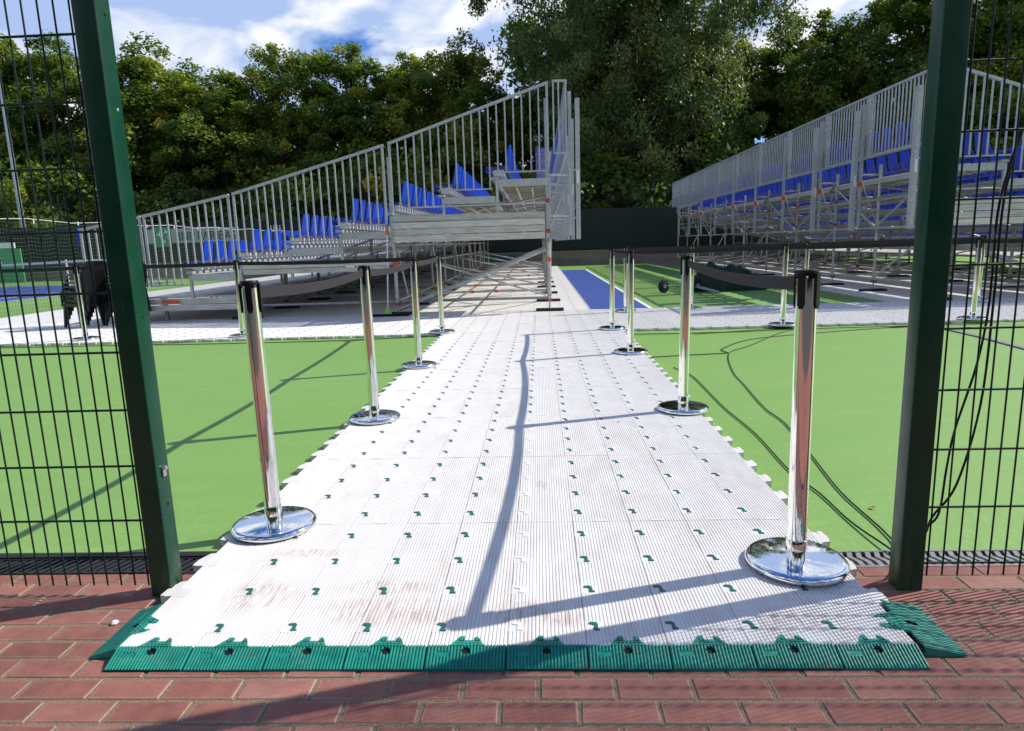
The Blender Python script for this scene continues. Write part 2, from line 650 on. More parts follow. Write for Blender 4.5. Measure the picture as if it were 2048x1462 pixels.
line(1.99, 11.9, 2.07, 30.2)
line(-16.0, 8, -15.9, 29.6)
line(-17.45, 8, -17.37, 29.0)
line(-32, 23.5, -17.45, 23.58)
line(-32, 29.0, -16.0, 29.08)
o = b.build('court_lines', 'line_white')
o['kind'] = 'structure'
o = sheet('unseen_dark_ground', -60, -60, 60, -1.35, -.012, 'dark_ground')  # unseen dark ground added behind the camera to darken the chrome reflections
o['kind'] = 'structure'

# brick paving
pave = empty('brick_pavement', (0, 1.5, 0))
pave['kind'] = 'structure'
o = sheet('sand_bed', -9, -1.35, 9, 2.452, -.0034, 'joint_sand', pave)
BL, BW, J = .2205, .0985, .0125
brick_mes = []
for q in range(8):
    bm_ = MB()
    bm_.bevbox((-BL / 2 + J / 2, -BW / 2 + J / 2, -.03), (BL / 2 - J / 2, BW / 2 - J / 2, 0), .0028)
    jit = [(rng.uniform(-.0022, .0022), rng.uniform(-.0022, .0022), rng.uniform(-.0007, .0004)) for _ in range(4)]
    bm_.v = [(x + jit[n_ % 4][0], y + jit[n_ % 4][1], z + (jit[n_ % 4][2] if n_ > 3 else 0)) for n_, (x, y, z) in enumerate(bm_.v)]
    brick_mes.append(bm_.mesh('brick', 'brick_red'))
far = MB()
for r_ in range(-30, 11):
    yc = 1.591 + BW * (r_ + .5)
    off = -1.242 if r_ % 2 == 0 else -1.354
    for k in range(-36, 46):
        xc = off + BL * (k + .5)
        if abs(xc) > 9 or (r_ > 3 and -1.27 < xc < 1.02):
            continue
        if r_ == 10 or yc > 2.45:
            continue
        dz = rng.uniform(-.0016, .0012)
        if -2 <= r_ and abs(xc - .05) < 2.45:
            inst('brick', brick_mes[rng.randrange(8)], T((xc, yc, dz)) @ Matrix.Rotation(rng.uniform(-.006, .006), 4, 'Z')
                 @ Matrix.Rotation(rng.uniform(-.008, .008), 4, 'X'), pave)
        else:
            far.box((xc - BL / 2 + J / 2, yc - BW / 2 + J / 2, -.03), (xc + BL / 2 - J / 2, yc + BW / 2 - J / 2, dz))
o = far.build('outer_bricks', 'brick_plain', pave)
o['kind'] = 'stuff'

# drains
GY0, GY1 = 2.460, 2.575


def drain(x0, x1, label, mat, zig):
    d = empty('drain_channel', ((x0 + x1) / 2, 2.52, 0), label, 'drain')
    box('channel_bed', d, (x0, GY0 - .006, -.028), (x1, GY1 + .010, -.018), 'gutter_silt')
    box('channel_edge', d, (x0, GY0 - .010, -.02), (x1, GY0, .002), mat)
    box('channel_edge', d, (x0, GY1, -.02), (x1, GY1 + .010, .003), mat)
    if not zig:
        box('rubber_edge', d, (x0, GY1 + .011, -.02), (x1, GY1 + .052, .009), 'rubber_black')
    p = .036
    sb = MB()
    w = .020 if zig else .017
    if zig:
        yy = [GY0, GY0 + .038, GY0 + .076, GY1]
        xx = [0, 0, .016, .016]
        xx = [0.012, 0.012, -.006, .006]
        poly = [(x - w / 2, y) for x, y in zip(xx, yy)] + [(x + w / 2, y) for x, y in reversed(list(zip(xx, yy)))]
    else:
        poly = [(-.022 - w / 2, GY0), (-.022 + w / 2, GY0), (.022 + w / 2, GY1), (.022 - w / 2, GY1)]
    sb.prism(poly, -.012, 0.001)
    me = sb.mesh('grate_slat', mat)
    n = int((x1 - x0) / p)
    for k in range(n):
        inst('slat', me, T((x0 + p * (k + .5), 0, rng.uniform(-.001, .001))), d)


drain(-4.2, -1.30, 'black slatted drain grate along the court edge, by the leaning-in green post', 'grate_black', False)
drain(1.05, 3.6, 'grey drain grate with zigzag slots under the right wire fence', 'grate_grey', True)

# ------------------------------------------------------------------ ribbed mat walkway
ZT = .034
X0, TW, Y0, TL, CP = -1.381, .250, 1.895, .940, .235


def tile_mesh(name, tooth=None, k0=0):
    b = MB()
    g = .0009
    n = 20
    w = (TW - 2 * g) / n
    prof = []
    for k in range(n):
        x = g + k * w
        prof += [(x, ZT - .0024), (x + .0016, ZT - .0024), (x + .0030, ZT - .0005), (x + .0041, ZT), (x + .0108, ZT - .0005)]
    prof.append((TW - g, ZT - .0024))
    m = len(prof)
    y0, y1 = .0012, TL - .0012
    b.add([(x, y0, z) for x, z in prof] + [(x, y1, z) for x, z in prof], [(i, i + 1, m + i + 1, m + i) for i in range(m - 1)])
    b.add([(x, y0, z) for x, z in prof] + [(TW - g, y0, .002), (g, y0, .002)], [tuple(range(m + 2))])
    b.add([(x, y1, z) for x, z in prof] + [(TW - g, y1, .002), (g, y1, .002)], [tuple(range(m + 2))])
    for x in (g, TW - g):
        b.add([(x, y0, .002), (x, y1, .002), (x, y1, ZT - .0024), (x, y0, ZT - .0024)], [(0, 1, 2, 3)])
    for k in range(4):                       # smooth plate around every clip
        yc = .108 + CP * k
        b.prism([(.001, yc - .028), (.052, yc - .034), (.060, yc - .006), (.054, yc + .026), (.001, yc + .034)], ZT - .004, ZT - .0003)
        # joint bars across the end of the tile
    b.box((.10, .0012, ZT - .004), (.16, .016, ZT + .0004))
    if tooth:
        for k in range(k0, 4):
            yc = CP * k + (.045 if tooth == 'right' else .12)
            if tooth == 'right':
                px = TW - .001
                b.prism([(px, yc - .045), (px + .040, yc - .035), (px + .046, yc - .006), (px + .046, yc + .030), (px + .028, yc + .040), (px, yc + .060)], .003, ZT - .001)
                b.lathe([(.016, .006), (.016, ZT - .004), (.010, ZT + .001)], 10, 0, (px + .030, yc + .048))
            elif tooth == 'left':
                b.prism([(.001, yc - .035), (.001, yc + .075), (-.018, yc + .070), (-.040, yc + .018), (-.044, yc - .030), (-.020, yc - .038)], .003, ZT - .001)
    if tooth == 'front':
        b.prism([(.015, .002), (.015, -.03), (.10, -.035), (.155, -.035), (.165, -.012), (.20, -.012), (.205, .002)], .003, ZT - .002)
    return b.mesh(name, 'white_plastic')


clip_b = MB()
clip_b.prism([(.0, .016), (.005, .023), (.024, .023), (.031, .012), (.031, -.012), (.037, -.015), (.037, -.023), (.017, -.023), (.017, -.014), (.020, .004), (.013, .009), (.004, .010)], ZT - .002, ZT + .0022)
mk('clip_green', (.006, .13, .095), .4)
clip_me = clip_b.mesh('clip', 'clip_green')
clipw_me = clip_b.mesh('white_clip', 'white_clip')
hole_b = MB()
hole_b.prism([(.0, -.006), (.010, -.006), (.010, .006), (.0, .006)], 0, .0006)
tm, tr_, tl_ = tile_mesh('tile'), tile_mesh('tile_right', 'right'), tile_mesh('tile_left', 'left')
tf = tile_mesh('tile_front', 'front')
tr0, tl0 = tile_mesh('tile_right_first', 'right', 1), tile_mesh('tile_left_first', 'left', 1)

walk = empty('walkway', (-.13, 1.9, 0), 'white ribbed plastic mat walkway with green clips leading to the stands', 'walkway')
restclips = MB()
for rI in range(8):
    for cI in range(10):
        me = (tl_ if rI else tl0) if cI == 0 else (tr_ if rI else tr0) if cI == 9 else tm
        x, y = X0 + TW * cI, Y0 + TL * rI
        tile = inst('tile', me, T((x, y, rng.uniform(-.0006, .0006))) @ Matrix.Rotation(rng.uniform(-.0012, .0012), 4, 'Z'), walk)
        if cI == 0:
            continue
        for k in range(4):
            yc = y + .108 + CP * k
            if rI < 7 and rI * 36 + (cI - 1) * 4 + k < 290:
                cm = clipw_me if (cI == 5 and (rI < 3 or rng.random() < .2)) else clip_me
                inst('clip', cm, T((x + .012, yc, rng.uniform(-.0004, .0006))) @ Matrix.Rotation(rng.uniform(-.12, .12), 4, 'Z'), tile)
            else:
                restclips.box((x + .02, yc - .016, ZT - .002), (x + .045, yc + .016, ZT + .002))
o = restclips.build('far_clips', 'teal_plastic', walk)
o['kind'] = 'stuff'


# green ramps along the front edge
def ramp_mesh(name, W=.2455, D=.078):
    b = MB()
    n = 24
    w = W / n
    za, zb = .006, ZT + .001

    def P(x, s, dz):
        return (x, s * D, za + (zb - za) * s + dz)
    hx, hs, hr = W * .5, .76, .0135
    sl = math.hypot(D, zb - za)

    def strip(xa, xb, s0, s1, rib=True):
        if s1 - s0 < .01:
            return
        d = .0032 if rib else .001
        if not rib:
            vs_ = [P(xa, s0, d), P(xb, s0, d), P(xb, s1, d), P(xa, s1, d)]
            b.add(vs_, [(0, 1, 2, 3)])
            return
        q = [(xa, -.001), (xa + w * .22, -.001), (xa + w * .36, d * .8), (xa + w * .6, d), (xa + w * .84, d * .8), (xb, -.001)]
        for i in range(5):
            (xl, zl), (xr, zr) = q[i], q[i + 1]
            xm_ = (xl + xr) / 2
            if abs(xm_ - hx) < hr and s0 < hs < s1:
                hh = math.sqrt(hr * hr - (xm_ - hx) ** 2) / sl
                segs = ((s0, hs - hh), (hs + hh, s1))
            else:
                segs = ((s0, s1),)
            for sa, sb in segs:
                b.add([P(xl, sa, zl), P(xr, sa, zr), P(xr, sb, zr), P(xl, sb, zl)], [(0, 1, 2, 3)])
                if len(segs) == 2:
                    se = sb if sa == s0 else sa
                    b.add([P(xl, se, zl), P(xr, se, zr), P(xr, se, -.005), P(xl, se, -.005)], [(0, 1, 2, 3)])
        b.add([P(x, s0, z) for x, z in q] + [P(xb, s0, -.006), P(xa, s0, -.006)], [tuple(range(8))])
        b.add([P(x, s1, z) for x, z in q] + [P(xb, s1, -.006), P(xa, s1, -.006)], [tuple(range(8))])
    for k in range(n):
        xa, xb = k * w, (k + 1) * w
        xm = (xa + xb) / 2
        cuts = []
        if W * .13 < xm < W * .30:
            cuts.append((.50, .72, True))
        s = 0
        for a_, c_, flat in sorted(cuts):
            strip(xa, xb, s, a_)
            if flat:
                strip(xa, xb, a_, c_, False)
            s = c_
        strip(xa, xb, s, 1.0)
    # dark bottom under the hole, body sides
    b.add([P(hx - .016, hs - .22, -.005), P(hx + .016, hs - .22, -.005), P(hx + .016, hs + .22, -.005), P(hx - .016, hs + .22, -.005)], [(0, 1, 2, 3)], 1)
    for x in (0, W):
        b.add([P(x, 0, -.001), P(x, 1, -.001), (x, D, 0), (x, 0, 0)], [(0, 1, 2, 3)])
    b.add([P(0, 0, -.001), P(W, 0, -.001), (W, 0, 0), (0, 0, 0)], [(0, 1, 2, 3)])
    # locking tab reaching over the mat
    z0, z1 = ZT - .003, ZT + .0040
    b.prism([(W * .29, D - .002), (W * .72, D - .002), (W * .645, D + .038), (W * .60, D + .046), (W * .60, D + .024), (W * .46, D + .024), (W * .46, D + .046), (W * .40, D + .046), (W * .365, D + .030)], z0, z1)
    for xa, xb in ((.395, .455), (.60, .655)):
        b.prism([(W * xa, D + .018), (W * xb, D + .018), (W * xb, D + .030), (W * xa, D + .030)], z1 - .001, z1 + .0006, 1)
        b.prism([(W * (xa + .012), D + .0205), (W * (xb - .012), D + .0205), (W * (xb - .012), D + .0275), (W * (xa + .012), D + .0275)], z1 - .001, z1 + .0012)
    for q in range(6):
        xq = W * (.385 + .05 * q)
        b.prism([(xq, D + .003), (xq + .004, D + .003), (xq + .004, D + .010), (xq, D + .010)], z1 - .001, z1 + .0005, 1)
    return b.mesh(name, ['teal_plastic', 'dark_hole'])


rm = ramp_mesh('edge_ramp')
for k in range(10):
    inst('edge_ramp', rm, T((X0 + .2503 * k, 1.818 + rng.uniform(-.0015, .0015), rng.uniform(-.0008, .0010))) @ Matrix.Rotation(rng.uniform(-.004, .004), 4, 'Z'), walk)
inst('edge_ramp', rm, T((1.262, 1.885, 0)) @ Matrix.Rotation(math.pi / 2, 4, 'Z') @ Matrix.Diagonal((1.10, 1.62, .96, 1)), walk)
inst('edge_ramp', rm, T((-1.468, 2.160, 0)) @ Matrix.Rotation(-math.pi / 2, 4, 'Z') @ Matrix.Diagonal((1.12, 1.10, .96, 1)), walk)

# ------------------------------------------------------------------ cross mat and mats below the stands
plat = empty('mat_platform', (-.5, 9.5, 0), 'wide band of white ribbed mats crossing in front of both grandstands', 'mat floor')
Y1 = Y0 + 8 * TL
XL = X0 - 40 * TW
k = 0
for rI in range(3):
    for cI in range(-40, 56):
        x, y = X0 + TW * cI, Y1 + TL * rI
        front = rI == 0 and not (0 <= cI < 10)
        inst('tile', tf if front else tm, T((x, y, rng.uniform(-.001, .001))), plat)
cl = MB()
for rI in range(3):
    for cI in range(-40, 56):
        for k in range(4):
            x, y = X0 + TW * cI + .02, Y1 + TL * rI + .108 + CP * k
            cl.box((x, y - .014, ZT - .002), (x + .022, y + .014, ZT + .002))
o = cl.build('far_clips', 'teal_plastic', plat)
o['kind'] = 'stuff'


def mat_field(name, x0, x1, y0, y1, label):
    b = MB()
    nx, ny = round((x1 - x0) / TW), int((y1 - y0) / TL)
    for i in range(nx):
        for j in range(ny):
            dz = rng.uniform(-.001, .001)
            b.bevbox((x0 + i * TW + .0015, y0 + j * TL + .0015, .002), (x0 + (i + 1) * TW - .0015, y0 + (j + 1) * TL - .0015, ZT + .0008 + dz), .003)
    for j in range(ny * 4):
        for xe, s in ((x0, -1), (x1, 1)):
            yc = y0 + CP * j + .1
            b.box((min(xe, xe + s * .045), yc - .06, .003), (max(xe, xe + s * .045), yc + .06, ZT - .004))
    o = b.build(name, 'white_plastic')
    tag(o, label, 'mat floor', None, 'stuff')


YB = Y1 + 3 * TL
mat_field('under_stand_mats', X0 - 40 * TW, .869, YB, 35, 'white mats spread under and beside the nearer grandstand')
mat_field('under_stand_mats', 6.32, 6.32 + 34 * TW, YB, 35, 'white mats spread under the far right grandstand')

# ------------------------------------------------------------------ gate posts and wire fences
FZ = 4.2


def gate_post(x0, x1, y0, y1, label):
    p = empty('gate_post', ((x0 + x1) / 2, (y0 + y1) / 2, 0), label, 'post', 'green gate posts')
    b = MB()
    r = .006
    poly = []
    for cx, cy_, a0 in ((x1 - r, y1 - r, 0), (x0 + r, y1 - r, 90), (x0 + r, y0 + r, 180), (x1 - r, y0 + r, 270)):
        for q in range(4):
            a = rad(a0 + 30 * q)
            poly.append((cx + r * math.cos(a), cy_ + r * math.sin(a)))
    b.prism(poly, -.03, FZ)
    b.build('shaft', 'post_green', p, None, True, 35)
    box('cap', p, (x0 - .003, y0 - .003, FZ), (x1 + .003, y1 + .003, FZ + .008), 'post_green')
    b = MB()
    for i in range(60):
        a = rng.uniform(0, 6.28)
        d = rng.uniform(.045, .075)
        s = rng.uniform(.004, .010)
        x, y = (x0 + x1) / 2 + d * math.cos(a), (y0 + y1) / 2 + d * math.sin(a)
        b.lathe([(s, -.006), (s * .8, s * .5), (0.0, s * .8)], 5, 0, (x, y))
    return p


gpl = gate_post(-1.489, -1.409, 2.268, 2.352, 'left green square gate post, its inner face lit by the sun')
gpr = gate_post(1.256, 1.342, 2.272, 2.345, 'right green square gate post, dark and in shade, with cables beside it')
b = MB()
b.lathe([(.011, 0), (.011, .010), (.007, .016)], 10)
lt = b.build('latch', 'latch_steel', gpl, T((-1.409, 2.310, .492)) @ Matrix.Rotation(math.pi / 2, 4, 'Y'), True)
for zr in (.35, 1.05, 1.75, 2.05):
    b = MB()
    b.lathe([(.007, 0), (.006, .003), (.0, .005)], 8)
    b.build('bolt', 'latch_steel' if zr == 1.75 else 'post_green', gpl, T((-1.409, 2.318, zr)) @ Matrix.Rotation(math.pi / 2, 4, 'Y'), True)
box('keeper', gpl, (-1.408, 2.300, .46), (-1.402, 2.320, .488), 'latch_steel')


def fence(x0, x1, dirn, label, zs0, n):
    f = empty('wire_fence', ((x0 + x1) / 2, 2.31, 0), label, 'fence', 'green welded wire fence panels')
    for k in range(20):
        z = zs0 + .2125 * k
        if z < FZ:
            tube('horizontal_wire', f, (x0, 2.3065, z), (x1, 2.3065, z), .0042, 'wire_green')
    xs = x0 if dirn > 0 else x1
    for k in range(n):
        x = xs + dirn * (.0225 + .0537 * k)
        tube('vertical_wire', f, (x, 2.300, zs0 - .046), (x, 2.300, FZ - .02), .0031, 'wire_green')
    far_x = x1 if dirn > 0 else x0
    box('fence_post', f, (far_x - .03, 2.32, -.03), (far_x + .03, 2.38, FZ), 'post_green')
    return f


fence(-4.22, -1.492, -1, 'green welded wire fence panel left of the walkway', .077, 50)
fence(1.345, 4.10, 1, 'green welded wire fence panel right of the walkway, cables hanging against it', .090, 50)

# ------------------------------------------------------------------ stanchions and belts
HB = 1.112
bb = MB()
bb.lathe([(.150, .001), (.178, .002), (.1845, .010), (.185, .018), (.182, .026), (.172, .0315), (.160, .0330), (.06, .0350), (.042, .0365), (.0, .0365)], 56)
base_me = bb.mesh('base', 'chrome_base', True, 60)
bb = MB()
bb.lathe([(.0355, .036), (.0355, HB - .03)], 40)
post_me = bb.mesh('post', 'chrome', True, 60)
bb = MB()
bb.lathe([(.0375, .036), (.0378, .040), (.0375, .105), (.0362, .107)], 36)
collar_me = bb.mesh('collar', 'chrome', True, 60)
bb = MB()
bb.lathe([(.0355, HB - .020), (.039, HB - .018), (.039, HB - .005), (.036, HB), (0, HB + .001)], 36)
for q in range(4):
    R = Matrix.Rotation(q * math.pi / 2, 4, 'Z')
    bb.box((-.012, -.0425, HB - .125), (.012, -.030, HB - .012), 0, R)
    bb.box((-.008, -.0425, HB - .135), (.008, -.031, HB - .125), 0, R)
head_me = bb.mesh('head', 'black_plastic', True, 40)

ST = {}


def stanchion(key, x, y, z, label, group, tilt=0.0, ty=0.0, rz=0.0):
    s = empty('stanchion', (x, y, z), label, 'stanchion', group)
    m = T((x, y, z)) @ Matrix.Rotation(rz, 4, 'Z')
    tm_ = T((x, y, z)) @ Matrix.Rotation(tilt, 4, 'Y') @ Matrix.Rotation(ty, 4, 'X') @ Matrix.Rotation(rz, 4, 'Z')
    inst('base', base_me, m, s)
    inst('post', post_me, tm_, s)
    inst('collar', collar_me, tm_, s)
    inst('head', head_me, tm_, s)
    ST[key] = (tm_ @ Vector((0, 0, HB)))
    return s


GL, GR, GB = 'stanchions along the left side of the walkway', 'stanchions along the right side of the walkway', 'stanchions on the cross mats'
stanchion('L1', -1.230, 2.815, ZT, 'nearest chrome stanchion on the left edge of the white walkway', GL, -.006, 0, .25)
stanchion('L2', -1.230, 4.70, ZT, 'second chrome stanchion on the left walkway edge, concentric rings mirrored in its base', GL, -.004, 0, .1)
stanchion('L3', -1.285, 6.83, ZT, 'third chrome stanchion on the left walkway edge, in front of the raking stand brace', GL, 0, 0, .1)
stanchion('L4', -1.425, 9.50, ZT, 'chrome stanchion at the left inner corner where walkway meets cross mats', GL, -.002)
stanchion('R1', .947, 2.415, ZT, 'nearest and largest chrome stanchion, right edge of the walkway, blue sky in its base', GR, -.008, 0, .72)
stanchion('R2', 1.018, 4.80, ZT, 'second chrome stanchion on the right walkway edge, base overhanging the white teeth', GR, .009, 0, -.05)
stanchion('R3', .98, 7.38, ZT, 'third chrome stanchion on the right walkway edge, just before the cross mats', GR, .003)
stanchion('R4', .995, 9.42, ZT, 'chrome stanchion at the right inner corner where walkway meets cross mats', GR, 0)
stanchion('A1', -4.40, 9.62, ZT, 'chrome stanchion on the left cross mats, hidden low behind the nearest left stanchion', GB, .012)
stanchion('A2', -6.85, 9.72, ZT, 'chrome stanchion in front of the stacked black chairs', GB, 0)
stanchion('A3', -9.4, 9.75, ZT, 'chrome stanchion on the cross mats beyond the left picture edge', GB, 0)
stanchion('B1', 3.33, 9.36, ZT, 'chrome stanchion standing left of the dark right gate post on the cross mats', GB, .004)
stanchion('B2', 5.97, 9.50, ZT, 'chrome stanchion seen through the right wire fence', GB, 0)
stanchion('B3', 8.6, 9.60, ZT, 'chrome stanchion on the cross mats beyond the right picture edge', GB, 0)
stanchion('C1', 1.47, 11.72, ZT, 'chrome stanchion at the end of the blue court strip', GB, 0)
stanchion('C2', 2.63, 11.85, ZT, 'chrome stanchion behind the second right one, by the black roller wheel', GB, 0)
stanchion('C3', 4.66, 12.05, ZT, 'chrome stanchion in front of the first right stand feet', GB, 0)
stanchion('C4', 7.6, 12.0, ZT, 'chrome stanchion by the corner of the right stand behind the wire fence', GB, 0)


def belt(a, c, sag, label, group):
    A, C_ = ST[a], ST[c]
    d = (C_ - A)
    d.z = 0
    u = d.normalized()
    nrm = Vector((-u.y, u.x, 0))
    pa, pc = A + u * .038, C_ - u * .038
    n = 14
    h = .052
    prof = []
    m = 11
    for j in range(m):
        prof.append((h * j / (m - 1), .0013 if j % 2 else 0.0))
    vs_, fs = [], []
    for i in range(n + 1):
        s = i / n
        p = pa.lerp(pc, s)
        zz_ = p.z - .024 - sag * 4 * s * (1 - s)
        for hh, dd in prof:
            vs_.append(Vector((p.x, p.y, zz_ - hh)) + nrm * (dd + .001))
        for hh, dd in prof:
            vs_.append(Vector((p.x, p.y, zz_ - hh)) - nrm * (dd + .001))
    L = 2 * m
    for i in range(n):
        for j in range(m - 1):
            fs.append((i * L + j, i * L + j + 1, (i + 1) * L + j + 1, (i + 1) * L + j))
            fs.append((i * L + m + j, (i + 1) * L + m + j, (i + 1) * L + m + j + 1, i * L + m + j + 1))
        for j in (0, m - 1):
            fs.append((i * L + j, (i + 1) * L + j, (i + 1) * L + m + j, i * L + m + j))
    b = MB()
    b.add(vs_, fs)
    o = b.build('barrier_belt', 'belt_fabric')
    tag(o, label, 'belt', group)


BG = 'retractable belts between stanchions'
belt('L1', 'L2', .03, 'ridged dark belt between the two nearest left stanchions', BG)
belt('L2', 'L3', .025, 'ridged dark belt between the second and third left stanchions', BG)
belt('L3', 'L4', .02, 'short dark belt from the third left stanchion to the left corner one', BG)
belt('R1', 'R2', .035, 'wide looking dark belt from the largest right stanchion to the second', BG)
belt('R2', 'R3', .03, 'dark belt between the second and third right stanchions', BG)
belt('R3', 'R4', .02, 'short dark belt from the third right stanchion to the right corner one', BG)
belt('L4', 'A1', .02, 'black belt crossing the low stand rows, left corner stanchion to the next', BG)
belt('A1', 'A2', .01, 'black belt crossing the left gate post toward the black chairs', BG)
belt('A2', 'A3', .01, 'black belt running left out of the picture behind the wire fence', BG)
belt('R4', 'B1', .01, 'front black belt across the net pile, right corner stanchion to the next', BG)
belt('B1', 'B2', .01, 'front black belt passing behind the dark right gate post', BG)
belt('B2', 'B3', .01, 'front black belt running right out of the picture', BG)
belt('C1', 'C2', .0, 'rear black belt starting at the blue court strip', BG)
belt('C2', 'C3', .0, 'rear black belt above the net pile', BG)
belt('C3', 'C4', .0, 'rear black belt in front of the right stand columns', BG)

# ------------------------------------------------------------------ grandstands


def seat_mesh(brackets=True):
    b = MB()
    st_ = [(-.205, -.060, .19), (-.212, -.015, .20), (-.190, .008, .205), (-.05, -.004, .205), (.09, -.006, .20), (.150, .030, .195), (.178, .110, .188), (.200, .230, .178), (.222, .355, .162), (.236, .394, .128)]
    n = 5
    top, bot = [], []
    for i, (x, z, w) in enumerate(st_):
        j0, j1 = max(i - 1, 0), min(i + 1, len(st_) - 1)
        dx, dz = st_[j1][0] - st_[j0][0], st_[j1][1] - st_[j0][1]
        L = math.hypot(dx, dz)
        nx, nz = -dz / L, dx / L
        for k in range(n):
            a = (k / (n - 1) - .5) * 2
            lift = .022 * a * a if i > 1 else 0
            y = a * w
            top.append((x + nx * lift, y, z + nz * lift))
            bot.append((x + nx * (lift - .018), y, z + nz * (lift - .018)))
    m = len(top)
    b.v = top + bot
    R = len(st_)
    f = []
    for i in range(R - 1):
        for k in range(n - 1):
            q = i * n + k
            f.append((q, q + 1, q + n + 1, q + n))
            f.append((m + q, m + q + n, m + q + n + 1, m + q + 1))
        for k in (0, n - 1):
            q = i * n + k
            f.append((q, q + n, m + q + n, m + q))
    for i in (0, R - 1):
        for k in range(n - 1):
            q = i * n + k
            f.append((q, q + 1, m + q + 1, m + q))
    b.f = f
    b.mi = [0] * len(f)
    for y in ((-.12, .12) if brackets else ()):
        b.box((-.08, y - .016, -.13), (.10, y + .016, -.02), 1)
        b.box((-.03, y - .012, -.20), (.03, y + .012, -.12), 2)
    return b.mesh('seat', ['blue_seat', 'white_label', 'galvanised'], True, 50)


SEAT = seat_mesh()
SEAT_TOP = seat_mesh(False)
DECKS = [(-6.33, .883), (-5.39, 1.057), (-4.45, 1.295), (-3.51, 1.540), (-2.58, 1.816), (-1.64, 2.092), (-.69, 2.365)]


def rail_z(x):
    pts = [(-8.4, 1.72), (-7.13, 1.936), (-5.487, 2.258), (-2.651, 3.01), (.3, 3.955)]
    for (xa, za), (xb, zb) in zip(pts, pts[1:]):
        if x <= xb:
            return za + (zb - za) * (x - xa) / (xb - xa)
    return pts[-1][1]


